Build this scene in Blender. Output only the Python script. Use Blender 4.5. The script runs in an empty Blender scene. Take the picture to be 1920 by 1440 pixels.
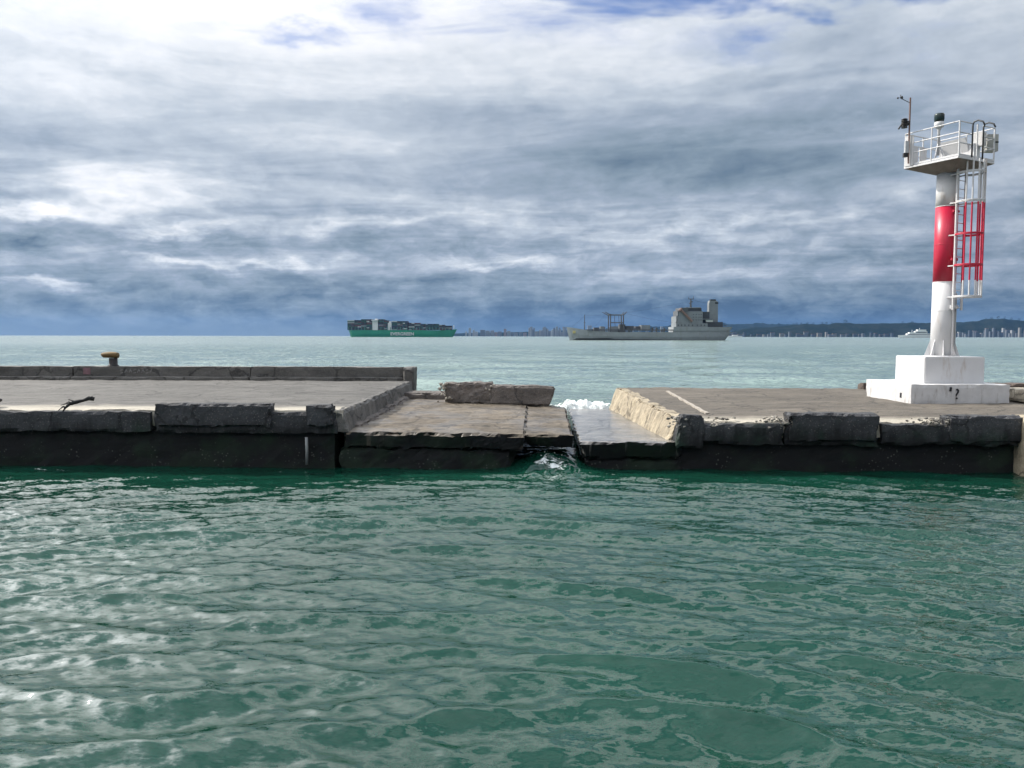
import bpy, bmesh, math, random
import numpy as np
from mathutils import Vector, Matrix, noise

scene = bpy.context.scene
COL = scene.collection
R = math.radians
random.seed(7)

# ------------------------------------------------------------------ camera
CAM_H = 3.55
PITCH = 3.55
FPX = 1450.0
cam_data = bpy.data.cameras.new('camera')
cam = bpy.data.objects.new('camera', cam_data)
COL.objects.link(cam)
cam_data.sensor_width = 36.0
cam_data.lens = 36.0 * FPX / 1920.0
cam_data.clip_start = 0.1
cam_data.clip_end = 60000.0
cam.location = (0, 0, CAM_H)
cam.rotation_euler = (Matrix.Rotation(R(90 - PITCH), 3, 'X') @ Matrix.Rotation(R(0.09), 3, 'Z')).to_euler()
scene.camera = cam

# ------------------------------------------------------------------ world and sun
SUN_AZ, SUN_EL = -64.0, 39.0          # degrees, clockwise from +Y / above the horizon


class NT:
    """small helper that writes shader nodes"""
    def __init__(s, tree):
        s.t = tree
        s.n = tree.nodes
        s.l = tree.links

    def link(s, a, b):
        s.l.new(a, b)

    def put(s, sock, v):
        if isinstance(v, bpy.types.NodeSocket):
            s.l.new(v, sock)
        elif isinstance(v, (tuple, list)) and sock.type == 'RGBA' and len(v) == 3:
            sock.default_value = (*v, 1)
        else:
            sock.default_value = v

    def math(s, op, a, b=None, c=None, clamp=False):
        n = s.n.new('ShaderNodeMath')
        n.operation = op
        n.use_clamp = clamp
        for i, v in enumerate((a, b, c)):
            if v is not None:
                s.put(n.inputs[i], v)
        return n.outputs[0]

    def vmath(s, op, a, b=None, sc=None):
        n = s.n.new('ShaderNodeVectorMath')
        n.operation = op
        s.put(n.inputs[0], a)
        if b is not None:
            s.put(n.inputs[1], b)
        if sc is not None:
            s.put(n.inputs['Scale'], sc)
        return n.outputs[1] if op in ('DOT_PRODUCT', 'LENGTH', 'DISTANCE') else n.outputs[0]

    def xyz(s, x, y, z):
        n = s.n.new('ShaderNodeCombineXYZ')
        for i, v in enumerate((x, y, z)):
            s.put(n.inputs[i], v)
        return n.outputs[0]

    def sep(s, v):
        n = s.n.new('ShaderNodeSeparateXYZ')
        s.put(n.inputs[0], v)
        return n.outputs

    def noise(s, vec, scale=1.0, detail=4.0, rough=0.5, dist=0.0, out=0, dim='3D'):
        n = s.n.new('ShaderNodeTexNoise')
        n.noise_dimensions = dim
        s.put(n.inputs['Vector'], vec)
        n.inputs['Scale'].default_value = scale
        n.inputs['Detail'].default_value = detail
        n.inputs['Roughness'].default_value = rough
        n.inputs['Distortion'].default_value = dist
        return n.outputs[out]

    def ramp(s, fac, stops, interp='LINEAR'):
        n = s.n.new('ShaderNodeValToRGB')
        s.put(n.inputs[0], fac)
        cr = n.color_ramp
        cr.interpolation = interp
        while len(cr.elements) < len(stops):
            cr.elements.new(0.5)
        for e, (p, c) in zip(cr.elements, stops):
            e.position = p
            e.color = (c, c, c, 1) if isinstance(c, (int, float)) else (*c, 1)
        return n.outputs[0]

    def mix(s, fac, a, b, blend='MIX'):
        n = s.n.new('ShaderNodeMix')
        n.data_type = 'RGBA'
        n.blend_type = blend
        s.put(n.inputs[0], fac)
        s.put(n.inputs[6], a)
        s.put(n.inputs[7], b)
        return n.outputs[2]

    def smooth(s, v, a, b):
        n = s.n.new('ShaderNodeMapRange')
        n.interpolation_type = 'SMOOTHSTEP'
        s.put(n.inputs[0], v)
        n.inputs[1].default_value = a
        n.inputs[2].default_value = b
        return n.outputs[0]

    def lin(s, v, a, b, c=0.0, d=1.0):
        n = s.n.new('ShaderNodeMapRange')
        s.put(n.inputs[0], v)
        for i, q in enumerate((a, b, c, d)):
            n.inputs[1 + i].default_value = q
        return n.outputs[0]


def build_world():
    w = bpy.data.worlds.new('World')
    scene.world = w
    w.use_nodes = True
    t = w.node_tree
    t.nodes.clear()
    s = NT(t)
    d = s.vmath('NORMALIZE', s.n.new('ShaderNodeTexCoord').outputs['Generated'])
    dx, dy, dz = s.sep(d)
    el = s.math('MULTIPLY', s.math('ARCSINE', dz), 57.2958)
    az = s.math('MULTIPLY', s.math('ARCTAN2', dx, dy), 57.2958)
    # flat cloud deck seen in perspective
    zz = s.math('ADD', s.math('MAXIMUM', dz, 0.0), 0.055)
    px = s.math('DIVIDE', dx, zz)
    py = s.math('DIVIDE', dy, zz)
    # streets of cloud lean a little: shear the deck
    qx = s.math('ADD', px, s.math('MULTIPLY', py, 0.22))
    deck = s.xyz(s.math('MULTIPLY', qx, 0.62), py, 0.0)
    warp = s.noise(deck, 0.55, 2, 0.5, out=1, dim='2D')
    wv = s.vmath('SCALE', s.vmath('SUBTRACT', warp, (0.5, 0.5, 0.5)), sc=1.3)
    deckw = s.vmath('ADD', deck, wv)
    n1 = s.noise(deckw, 0.62, 4, 0.56, dim='2D')                        # broad masses
    n2 = s.noise(s.vmath('ADD', deckw, (13.1, 4.7, 0.0)), 1.25, 8, 0.62, dim='2D')     # streaks and lumps
    # lumpy texture measured in degrees, for the puffs low over the sea
    deg = s.xyz(s.math('MULTIPLY', az, 0.42), el, 0.0)
    pw = s.noise(deg, 0.42, 5, 0.6, out=1, dim='2D')
    ps = s.sep(s.vmath('SUBTRACT', pw, (0.5, 0.5, 0.5)))
    azw = s.math('ADD', az, s.math('MULTIPLY', ps[0], 9.0))
    elw = s.math('ADD', el, s.math('MULTIPLY', ps[1], 3.4))
    nd = s.noise(s.vmath('ADD', deg, s.vmath('SCALE', pw, sc=1.2)), 0.9, 5, 0.6, dim='2D')

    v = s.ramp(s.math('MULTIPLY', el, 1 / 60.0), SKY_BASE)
    lo = s.smooth(el, 0.3, 7.0)
    v = s.math('ADD', v, s.math('MULTIPLY', s.math('MULTIPLY', s.math('SUBTRACT', n1, 0.5), 0.62), lo))
    v = s.math('ADD', v, s.math('MULTIPLY', s.math('MULTIPLY', s.math('SUBTRACT', n2, 0.5), 0.52), lo))
    v = s.math('ADD', v, s.math('MULTIPLY', s.math('MULTIPLY', s.math('SUBTRACT', nd, 0.5), s.lin(s.smooth(el, 6.0, 13.0), 0.0, 1.0, 0.50, 0.17)), s.smooth(el, -0.4, 1.8)))
    for (ba, be, ra, re, amp, tilt) in SKY_BLOBS:
        da = s.math('SUBTRACT', azw, ba)
        de = s.math('SUBTRACT', s.math('SUBTRACT', elw, be), s.math('MULTIPLY', da, tilt))
        q = s.math('ADD', s.math('POWER', s.math('ABSOLUTE', s.math('MULTIPLY', da, 1 / ra)), 2.0),
                   s.math('POWER', s.math('ABSOLUTE', s.math('MULTIPLY', de, 1 / re)), 2.0))
        v = s.math('ADD', v, s.math('MULTIPLY', s.math('EXPONENT', s.math('MULTIPLY', q, -1.0)), amp))
    # thin cloud brightens towards the sun
    sd = (math.sin(R(SUN_AZ)) * math.cos(R(SUN_EL)), math.cos(R(SUN_AZ)) * math.cos(R(SUN_EL)), math.sin(R(SUN_EL)))
    ca = s.vmath('DOT_PRODUCT', d, sd)
    ang = s.math('MULTIPLY', s.math('ARCCOSINE', s.math('MINIMUM', ca, 0.99999)), 57.2958)
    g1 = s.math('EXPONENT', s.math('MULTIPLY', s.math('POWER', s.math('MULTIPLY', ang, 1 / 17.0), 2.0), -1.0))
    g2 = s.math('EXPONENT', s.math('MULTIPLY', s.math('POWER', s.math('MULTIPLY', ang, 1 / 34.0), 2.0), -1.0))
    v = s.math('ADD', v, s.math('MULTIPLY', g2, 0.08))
    v = s.math('ADD', s.math('MULTIPLY', v, 1.14), -0.07)
    cloud = s.ramp(v, SKY_RAMP)
    # sky dimmed away from the sun, to cut the fill on shaded fronts
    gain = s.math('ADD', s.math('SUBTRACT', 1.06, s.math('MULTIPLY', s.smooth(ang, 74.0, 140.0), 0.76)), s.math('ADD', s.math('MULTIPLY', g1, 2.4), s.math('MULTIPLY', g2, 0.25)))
    gain = s.math('MULTIPLY', gain, s.math('ADD', 1.0, s.math('MULTIPLY', s.smooth(el, 20.0, 38.0), s.math('ADD', 0.8, s.math('MULTIPLY', g2, 1.0)))))      # mostly unseen sky overhead, boosted to brighten its reflection in the water
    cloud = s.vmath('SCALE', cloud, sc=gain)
    # blue gaps high up
    sky = s.n.new('ShaderNodeTexSky')
    sky.sky_type = 'NISHITA'
    sky.sun_disc = False
    sky.sun_elevation = R(SUN_EL)
    sky.sun_rotation = R(SUN_AZ)
    sky.air_density = 1.0
    sky.dust_density = 0.4
    sky.ozone_density = 2.5
    blue = s.vmath('MULTIPLY', s.vmath('SCALE', sky.outputs[0], sc=BLUE_GAIN), (0.55, 0.92, 1.5))
    n4 = s.noise(s.vmath('ADD', deckw, (41.0, 7.3, 0.0)), 1.35, 5, 0.58, dim='2D')
    gap = s.smooth(s.math('ADD', n4, s.lin(el, 17.0, 24.0, -0.14, 0.035)), 0.56, 0.70)
    gap = s.math('MULTIPLY', gap, s.smooth(el, 15.0, 20.0))
    for (ba, be, ra, re) in SKY_GAPS:
        q = s.math('ADD', s.math('POWER', s.math('ABSOLUTE', s.math('MULTIPLY', s.math('SUBTRACT', azw, ba), 1 / ra)), 2.0),
                   s.math('POWER', s.math('ABSOLUTE', s.math('MULTIPLY', s.math('SUBTRACT', elw, be), 1 / re)), 2.0))
        gap = s.math('MAXIMUM', gap, s.math('MULTIPLY', s.math('EXPONENT', s.math('MULTIPLY', q, -1.0)), s.smooth(n2, 0.34, 0.60)))
    gap = s.math('MULTIPLY', gap, s.math('SUBTRACT', 1.0, s.math('MULTIPLY', g2, 0.9), clamp=True))
    col = s.mix(s.math('MULTIPLY', gap, 0.85), cloud, blue)
    # below the horizon: sea colour, never in view
    col = s.mix(s.smooth(el, 0.0, -1.0), col, (0.07, 0.12, 0.13))
    bg = s.n.new('ShaderNodeBackground')
    bg.inputs['Strength'].default_value = 0.1
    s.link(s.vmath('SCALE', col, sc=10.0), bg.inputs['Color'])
    out = s.n.new('ShaderNodeOutputWorld')
    s.link(bg.outputs[0], out.inputs[0])
    w.cycles.sampling_method = 'MANUAL'
    w.cycles.sample_map_resolution = 512


# brightness of the cloud deck against elevation (stop = elevation / 60)
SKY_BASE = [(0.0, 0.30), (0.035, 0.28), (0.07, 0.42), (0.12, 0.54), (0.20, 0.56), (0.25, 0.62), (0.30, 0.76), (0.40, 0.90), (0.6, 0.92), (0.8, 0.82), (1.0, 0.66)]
SKY_RAMP = [(0.0, (0.07, 0.115, 0.18)), (0.15, (0.13, 0.195, 0.275)), (0.32, (0.235, 0.31, 0.39)), (0.48, (0.345, 0.415, 0.515)),
            (0.64, (0.52, 0.585, 0.67)), (0.80, (0.76, 0.80, 0.86)), (1.0, (1.0, 1.0, 1.02))]
BLUE_GAIN = 0.085
# masses and streaks of cloud: azimuth, elevation, half width, half height (degrees), brightness, lean
# small breaks in the cloud: azimuth, elevation, half width, half height
SKY_GAPS = [(3.0, 21.9, 4.5, 1.3), (17.5, 20.0, 5.0, 1.1), (27.5, 18.4, 2.0, 0.8), (-9.5, 21.9, 3.2, 1.0), (-15.0, 20.0, 2.5, 0.6)]
SKY_BLOBS = [
    (-33.0, 17.0, 15.0, 4.5, -0.03, 0.0),
    (-14.0, 19.5, 9.0, 3.2, 0.08, 0.0),
    (-18.0, 12.3, 9.0, 1.0, -0.10, -0.05),
    (9.0, 13.0, 13.0, 1.9, -0.15, 0.03),
    (1.0, 15.6, 9.0, 1.5, -0.14, 0.03),
    (15.0, 0.8, 21.0, 1.5, -0.24, 0.0),
    (25.0, 15.0, 10.0, 2.2, -0.10, 0.12),
    (23.0, 13.9, 8.0, 0.45, 0.10, 0.06),
    (-26.5, 9.8, 6.0, 0.7, 0.18, -0.04),
    (-32.0, 7.6, 2.6, 0.45, 0.30, 0.0),
    (-24.0, 7.1, 3.0, 0.40, 0.20, 0.12),
    (-29.0, 5.9, 9.0, 1.0, -0.18, 0.02),
    (-9.0, 8.0, 9.0, 0.6, 0.18, 0.10),
    (16.0, 7.7, 9.0, 0.55, 0.18, 0.08),
    (-23.3, 4.95, 1.5, 0.50, 0.30, 0.05),
    (-17.5, 4.8, 6.0, 0.36, 0.20, 0.04),
    (-2.0, 5.3, 4.0, 0.35, 0.22, 0.0),
    (-31.5, 3.3, 3.5, 0.40, 0.28, -0.04),
    (14.0, 4.5, 8.0, 0.55, 0.14, 0.04),
    (-16.0, 3.4, 12.0, 0.7, -0.10, 0.0),
]
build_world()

sun_data = bpy.data.lights.new('sun', 'SUN')
sun_data.energy = 5.0
sun_data.angle = R(0.53)
sun_data.color = (1.0, 0.93, 0.82)
sun = bpy.data.objects.new('sun', sun_data)
COL.objects.link(sun)
_sd = Vector((math.sin(R(SUN_AZ)) * math.cos(R(SUN_EL)), math.cos(R(SUN_AZ)) * math.cos(R(SUN_EL)), math.sin(R(SUN_EL))))
sun.rotation_euler = _sd.to_track_quat('Z', 'Y').to_euler()
sun.location = _sd * 60

scene.view_settings.view_transform = 'Standard'
scene.view_settings.look = 'None'
scene.view_settings.exposure = 0.0
scene.view_settings.gamma = 1.0
scene.view_settings.use_curve_mapping = False
scene.render.engine = 'CYCLES'
scene.cycles.use_denoising = True
scene.cycles.use_adaptive_sampling = True
scene.cycles.adaptive_threshold = 0.02
scene.cycles.adaptive_min_samples = 16
scene.cycles.max_bounces = 6
scene.cycles.diffuse_bounces = 3
scene.cycles.glossy_bounces = 3
scene.cycles.transmission_bounces = 3
scene.cycles.volume_bounces = 0
scene.cycles.sample_clamp_indirect = 4.0
scene.cycles.caustics_reflective = False
scene.cycles.caustics_refractive = False


# ------------------------------------------------------------------ helpers
def at(px, py, d):
    """the point at depth d (metres along +Y) that the photograph shows at a pixel"""
    p = R(PITCH)
    u = (px - 960) / FPX
    v = (720 - py) / FPX
    k = d / (math.cos(p) + v * math.sin(p))
    return Vector((u * k, d, CAM_H + (v * math.cos(p) - math.sin(p)) * k))


def mesh_obj(name, bm, mat, parent=None, smooth=False):
    me = bpy.data.meshes.new(name)
    if smooth:
        for f in bm.faces:
            f.smooth = True
    bm.to_mesh(me)
    bm.free()
    return link_mesh(name, me, mat, parent)


def link_mesh(name, me, mat, parent=None):
    o = bpy.data.objects.new(name, me)
    if mat is not None and not me.materials:
        me.materials.append(mat)
    COL.objects.link(o)
    if parent is not None:
        o.parent = parent
        o.matrix_parent_inverse = Matrix.Translation(parent.location).inverted() if parent.rotation_euler.z == 0 else parent.matrix_basis.inverted()
    return o


def empty(name, loc):
    o = bpy.data.objects.new(name, None)
    o.location = loc
    o.empty_display_size = 0.3
    COL.objects.link(o)
    return o


def tag(o, label=None, cat=None, group=None, kind=None):
    for k, v in (('label', label), ('category', cat), ('group', group), ('kind', kind)):
        if v:
            o[k] = v
    return o


def bm_box(bm, x0, x1, y0, y1, z0, z1, M=None):
    vs = [Vector((x, y, z)) for z in (z0, z1) for y in (y0, y1) for x in (x0, x1)]
    if M is not None:
        vs = [M @ v for v in vs]
    v = [bm.verts.new(c) for c in vs]
    for q in ((0, 2, 3, 1), (4, 5, 7, 6), (0, 1, 5, 4), (2, 6, 7, 3), (1, 3, 7, 5), (0, 4, 6, 2)):
        bm.faces.new([v[i] for i in q])


def bm_tube(bm, pts, r, n=8, cap=True):
    """a round bar through points; r may be a list"""
    pts = [Vector(p) for p in pts]
    rs = r if isinstance(r, (list, tuple)) else [r] * len(pts)
    rings = []
    up = None
    for i, p in enumerate(pts):
        t = (pts[min(i + 1, len(pts) - 1)] - pts[max(i - 1, 0)]).normalized()
        if up is None:
            up = t.orthogonal().normalized()
        a = (up - t * up.dot(t)).normalized()
        up = a
        b = t.cross(a)
        rings.append([bm.verts.new(p + (a * math.cos(2 * math.pi * k / n) + b * math.sin(2 * math.pi * k / n)) * rs[i]) for k in range(n)])
    for A, B in zip(rings[:-1], rings[1:]):
        for k in range(n):
            bm.faces.new((A[k], A[(k + 1) % n], B[(k + 1) % n], B[k]))
    if cap:
        bm.faces.new(rings[0][::-1])
        bm.faces.new(rings[-1])


def bm_lathe(bm, prof, n=24, c=(0, 0, 0)):
    c = Vector(c)
    rings = [[bm.verts.new(c + Vector((r * math.cos(2 * math.pi * k / n), r * math.sin(2 * math.pi * k / n), z))) for k in range(n)] for r, z in prof]
    for A, B in zip(rings[:-1], rings[1:]):
        for k in range(n):
            bm.faces.new((A[k], A[(k + 1) % n], B[(k + 1) % n], B[k]))
    bm.faces.new(rings[0][::-1])
    bm.faces.new(rings[-1])


def bm_loft(bm, sections):
    """closed cross-sections (same vertex count) joined into a hull"""
    rings = [[bm.verts.new(p) for p in sec] for sec in sections]
    n = len(rings[0])
    for A, B in zip(rings[:-1], rings[1:]):
        for k in range(n):
            bm.faces.new((A[k], A[(k + 1) % n], B[(k + 1) % n], B[k]))
    bm.faces.new(rings[0][::-1])
    bm.faces.new(rings[-1])
    bmesh.ops.recalc_face_normals(bm, faces=bm.faces)


def rough_hexa(name, c8, cell, amp, chip, mat, parent=None, seed=0.0, freq=1.3, skip=(), keep=None):
    """a weathered concrete block: c8 = bottom ring (4) then top ring (4), counter-clockwise seen from above.
    Faces are finely divided, made uneven, and the arrises are chipped."""
    c = [Vector(p) for p in c8]
    lx = max((c[1] - c[0]).length, (c[5] - c[4]).length)
    ly = max((c[3] - c[0]).length, (c[7] - c[4]).length)
    lz = max((c[4] - c[0]).length, (c[6] - c[2]).length)
    cx, cy, cz = cell if isinstance(cell, tuple) else (cell, cell, cell)
    nx, ny, nz = max(2, round(lx / cx)), max(2, round(ly / cy)), max(2, round(lz / cz))
    ctr = sum(c, Vector()) / 8
    bm = bmesh.new()
    vid = {}

    def V(i, j, k):
        key = (i, j, k)
        if key in vid:
            return vid[key]
        u, v, w = i / nx, j / ny, k / nz
        b = (c[0] * (1 - u) + c[1] * u) * (1 - v) + (c[3] * (1 - u) + c[2] * u) * v
        t = (c[4] * (1 - u) + c[5] * u) * (1 - v) + (c[7] * (1 - u) + c[6] * u) * v
        p = b * (1 - w) + t * w
        sp = Vector((p.x + seed * 7.3, p.y - seed * 3.1, p.z + seed))
        nv = Vector(noise.noise_vector(sp * freq)) + 0.5 * Vector(noise.noise_vector(sp * freq * 2.7)) + 0.3 * Vector(noise.noise_vector(sp * freq * 7.1))
        d = nv * amp
        ex = (1 if i == 0 else -1 if i == nx else 0)
        ey = (1 if j == 0 else -1 if j == ny else 0)
        ez = (1 if k == 0 else -1 if k == nz else 0)
        if not ex:
            d.x *= 0.5
        ne = abs(ex) + abs(ey) + abs(ez)
        if ne >= 2:
            q = max(0.0, 0.25 + noise.noise(sp * 1.7) + 0.7 * noise.noise(sp * 5.3)) * chip
            q2 = max(0.0, 0.25 + noise.noise(sp * 2.1 + Vector((9, 2, 5))) + 0.7 * noise.noise(sp * 6.3)) * chip
            inx = ((c[1] - c[0]).normalized() * ex + (c[3] - c[0]).normalized() * ey)
            d += inx * q + Vector((0, 0, ez)) * q2 * 0.7
        vid[key] = bm.verts.new(p + d)
        return vid[key]

    def grid(a, b, fn, flip):
        for i in range(a):
            for j in range(b):
                f = [fn(i, j), fn(i + 1, j), fn(i + 1, j + 1), fn(i, j + 1)]
                bm.faces.new(f[::-1] if flip else f)
    if 'bottom' not in skip:
        grid(nx, ny, lambda i, j: V(i, j, 0), True)
    grid(nx, ny, lambda i, j: V(i, j, nz), False)
    grid(nx, nz, lambda i, k: V(i, 0, k), False)
    if 'back' not in skip:
        grid(nx, nz, lambda i, k: V(i, ny, k), True)
    grid(ny, nz, lambda j, k: V(0, j, k), True)
    grid(ny, nz, lambda j, k: V(nx, j, k), False)
    return mesh_obj(name, bm, mat, parent)


def box8(x0, x1, y0, y1, z0, z1):
    return [(x0, y0, z0), (x1, y0, z0), (x1, y1, z0), (x0, y1, z0), (x0, y0, z1), (x1, y0, z1), (x1, y1, z1), (x0, y1, z1)]


# ------------------------------------------------------------------ materials
def new_mat(name):
    m = bpy.data.materials.new(name)
    m.use_nodes = True
    t = m.node_tree
    s = NT(t)
    b = t.nodes['Principled BSDF']
    return m, s, b


def plain(name, col, rough=0.6, metal=0.0, var=0.12, scale=3.0, dirt=None, dirt_amt=0.4, spec=0.5):
    """paint or metal with blotchy tone and some dirt"""
    m, s, b = new_mat(name)
    pos = s.n.new('ShaderNodeNewGeometry').outputs['Position']
    n = s.noise(pos, scale, 5, 0.6)
    k = s.lin(n, 0.25, 0.75, 1 - var, 1 + var)
    c = s.vmath('SCALE', col, sc=k)
    if dirt:
        st = s.noise(s.vmath('MULTIPLY', pos, (1.0, 1.0, 0.22)), scale * 2.2, 6, 0.65)
        c = s.mix(s.math('MULTIPLY', s.smooth(st, 0.54, 0.74), dirt_amt), c, dirt)
    s.put(b.inputs['Base Color'], c)
    b.inputs['Roughness'].default_value = rough
    b.inputs['Metallic'].default_value = metal
    b.inputs['Specular IOR Level'].default_value = spec
    return m


def concrete(name, col=(0.30, 0.27, 0.225), dark=(0.13, 0.115, 0.095), tide=None, wet=0.0, green=0.0, stain=0.55, bump=0.5, weed=False, edge=None):
    m, s, b = new_mat(name)
    geo = s.n.new('ShaderNodeNewGeometry')
    pos = geo.outputs['Position']
    x, y, z = s.sep(pos)
    big = s.noise(pos, 0.55, 6, 0.62)
    mid = s.noise(s.vmath('MULTIPLY', pos, (0.8, 2.0, 1.0)), 2.2, 6, 0.65)
    fine = s.noise(pos, 22.0, 4, 0.6)
    c = s.mix(s.smooth(big, 0.36, 0.66), col, tuple(0.72 * q for q in col))
    c = s.mix(s.math('MULTIPLY', s.smooth(mid, 0.50, 0.72), stain), c, dark)
    strk = s.noise(s.vmath('MULTIPLY', pos, (0.35, 2.6, 1.0)), 1.1, 7, 0.7, 0.6)
    c = s.vmath('SCALE', c, sc=s.lin(strk, 0.3, 0.7, 0.52, 1.32))
    # hairline cracks
    cv = s.n.new('ShaderNodeTexVoronoi')
    cv.feature = 'DISTANCE_TO_EDGE'
    s.put(cv.inputs['Vector'], s.vmath('ADD', pos, s.vmath('SCALE', s.noise(pos, 1.3, 4, 0.6, out=1), sc=0.9)))
    cv.inputs['Scale'].default_value = 0.42
    c = s.mix(s.math('MULTIPLY', s.smooth(cv.outputs[0], 0.022, 0.006), 0.7), c, tuple(0.35 * q for q in dark))
    c = s.vmath('SCALE', c, sc=s.lin(fine, 0.25, 0.75, 0.72, 1.25))
    # pale aggregate flecks
    vo = s.n.new('ShaderNodeTexVoronoi')
    s.put(vo.inputs['Vector'], pos)
    vo.inputs['Scale'].default_value = 16.0
    c = s.mix(s.math('MULTIPLY', s.smooth(vo.outputs['Distance'], 0.26, 0.10), 0.25), c, (0.46, 0.42, 0.36))
    rough = s.lin(mid, 0.3, 0.7, 0.92, 0.78)
    if edge is not None:      # dry, scuffed strip along the front
        dist = s.math('ADD', s.math('SUBTRACT', y, edge), s.math('MULTIPLY', x, 0.026))
        em = s.smooth(s.math('ADD', dist, s.math('MULTIPLY', s.math('SUBTRACT', strk, 0.5), 3.0)), 1.7, 0.2)
        c = s.mix(s.math('MULTIPLY', em, 0.75), c, s.vmath('SCALE', (0.46, 0.42, 0.34), sc=s.lin(fine, 0.25, 0.75, 0.75, 1.2)))
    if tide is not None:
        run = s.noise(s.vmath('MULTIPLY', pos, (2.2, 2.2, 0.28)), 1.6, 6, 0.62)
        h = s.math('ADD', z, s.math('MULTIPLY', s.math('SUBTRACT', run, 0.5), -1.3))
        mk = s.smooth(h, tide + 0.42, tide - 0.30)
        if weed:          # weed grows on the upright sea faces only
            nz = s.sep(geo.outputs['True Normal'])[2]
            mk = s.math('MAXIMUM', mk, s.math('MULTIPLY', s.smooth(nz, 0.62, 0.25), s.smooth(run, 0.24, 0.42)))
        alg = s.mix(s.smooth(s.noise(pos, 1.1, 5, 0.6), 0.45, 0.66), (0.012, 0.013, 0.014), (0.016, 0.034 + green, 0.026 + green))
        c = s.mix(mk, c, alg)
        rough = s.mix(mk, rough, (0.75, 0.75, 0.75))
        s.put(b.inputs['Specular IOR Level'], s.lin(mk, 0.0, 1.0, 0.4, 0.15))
    if wet:
        c = s.vmath('SCALE', c, sc=1 - 0.45 * wet)
        pud = s.smooth(s.noise(pos, 0.8, 4, 0.55), 0.62, 0.40) if wet < 1 else 1.0
        rough = s.mix(s.math('MULTIPLY', pud, wet), rough, (0.20, 0.20, 0.20))
    s.put(b.inputs['Base Color'], c)
    s.put(b.inputs['Roughness'], rough)
    bp = s.n.new('ShaderNodeBump')
    bp.inputs['Strength'].default_value = bump
    bp.inputs['Distance'].default_value = 0.03
    hgt = s.math('ADD', s.math('MULTIPLY', fine, 0.5), s.math('ADD', mid, s.math('MULTIPLY', s.noise(pos, 7.0, 5, 0.7), 0.9)))
    s.put(bp.inputs['Height'], hgt)
    s.link(bp.outputs[0], b.inputs['Normal'])
    return m


# ------------------------------------------------------------------ the sea
def water_material():
    m, s, b = new_mat('sea_water')
    pos = s.n.new('ShaderNodeNewGeometry').outputs['Position']
    x, y, z = s.sep(pos)
    big = s.noise(pos, 0.09, 4, 0.55)
    body = s.mix(s.smooth(big, 0.3, 0.7), WATER_A, WATER_B)
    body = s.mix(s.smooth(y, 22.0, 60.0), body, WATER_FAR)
    foam = s.n.new('ShaderNodeAttribute')
    foam.attribute_name = 'foam'
    fn = s.noise(s.vmath('MULTIPLY', pos, (1.0, 1.6, 1.0)), 3.6, 6, 0.68)
    fm = s.smooth(s.math('ADD', fn, s.lin(foam.outputs['Fac'], 0.0, 1.0, -0.60, 0.24)), 0.46, 0.60)
    far = s.smooth(y, 16.0, 400.0)
    rough = s.mix(far, (0.05, 0.05, 0.05), (0.16, 0.16, 0.16))
    # small ripples below the mesh resolution
    flat = s.vmath('MULTIPLY', pos, (0.5, 1.25, 0.0))
    d = s.vmath('LENGTH', pos)
    r1 = s.noise(flat, 2.4, 3, 0.55, out=1, dim='2D')
    r2 = s.noise(flat, 8.5, 3, 0.6, out=1, dim='2D')
    r4 = s.noise(flat, 26.0, 2, 0.6, out=1, dim='2D')
    r3 = s.noise(flat, 0.5, 3, 0.55, out=1, dim='2D')
    half = (0.5, 0.5, 0.5)
    a1 = s.math('ADD', 0.09, s.math('MULTIPLY', s.smooth(d, 14.0, 70.0), 0.41))
    a3 = s.math('MULTIPLY', s.smooth(d, 40.0, 250.0), 0.42)
    o = s.vmath('ADD', s.vmath('SCALE', s.vmath('SUBTRACT', r1, half), sc=a1),
                s.vmath('ADD', s.vmath('SCALE', s.vmath('SUBTRACT', r2, half), sc=0.40), s.vmath('SCALE', s.vmath('SUBTRACT', r3, half), sc=a3)))
    o = s.vmath('ADD', o, s.vmath('SCALE', s.vmath('SUBTRACT', r4, half), sc=s.lin(s.smooth(d, 8.0, 18.0), 0.0, 1.0, 0.16, 0.30)))
    o = s.vmath('MULTIPLY', o, (1.0, 1.5, 0.0))
    nn = s.vmath('NORMALIZE', s.vmath('ADD', s.n.new('ShaderNodeNewGeometry').outputs['Normal'], o))
    # light scattered back out of the water column does not depend on the slope of the surface; the mirror on top does
    s.n.remove(b)
    dif = s.n.new('ShaderNodeBsdfDiffuse')
    s.put(dif.inputs['Color'], body)
    dif.inputs['Normal'].default_value = (0, 0, 1)
    s.put(dif.inputs['Normal'], s.xyz(0.0, 0.0, 1.0))
    glo = s.n.new('ShaderNodeBsdfGlossy')
    s.put(glo.inputs['Roughness'], rough)
    s.put(glo.inputs['Normal'], nn)
    fr = s.n.new('ShaderNodeFresnel')
    fr.inputs['IOR'].default_value = WATER_IOR
    s.put(fr.inputs['Normal'], nn)
    mx = s.n.new('ShaderNodeMixShader')
    s.put(mx.inputs[0], fr.outputs[0])
    s.link(dif.outputs[0], mx.inputs[1])
    s.link(glo.outputs[0], mx.inputs[2])
    fd = s.n.new('ShaderNodeBsdfDiffuse')
    s.put(fd.inputs['Color'], (0.72, 0.75, 0.74))
    m2 = s.n.new('ShaderNodeMixShader')
    s.put(m2.inputs[0], fm)
    s.link(mx.outputs[0], m2.inputs[1])
    s.link(fd.outputs[0], m2.inputs[2])
    s.link(m2.outputs[0], s.n['Material Output'].inputs['Surface'])
    return m


WATER_A = (0.0035, 0.030, 0.019)
WATER_B = (0.0055, 0.044, 0.028)
WATER_FAR = (0.178, 0.257, 0.229)  # pale diffuse tone put in for the sky's reflection on distant water
WATER_IOR = 1.56


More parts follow.
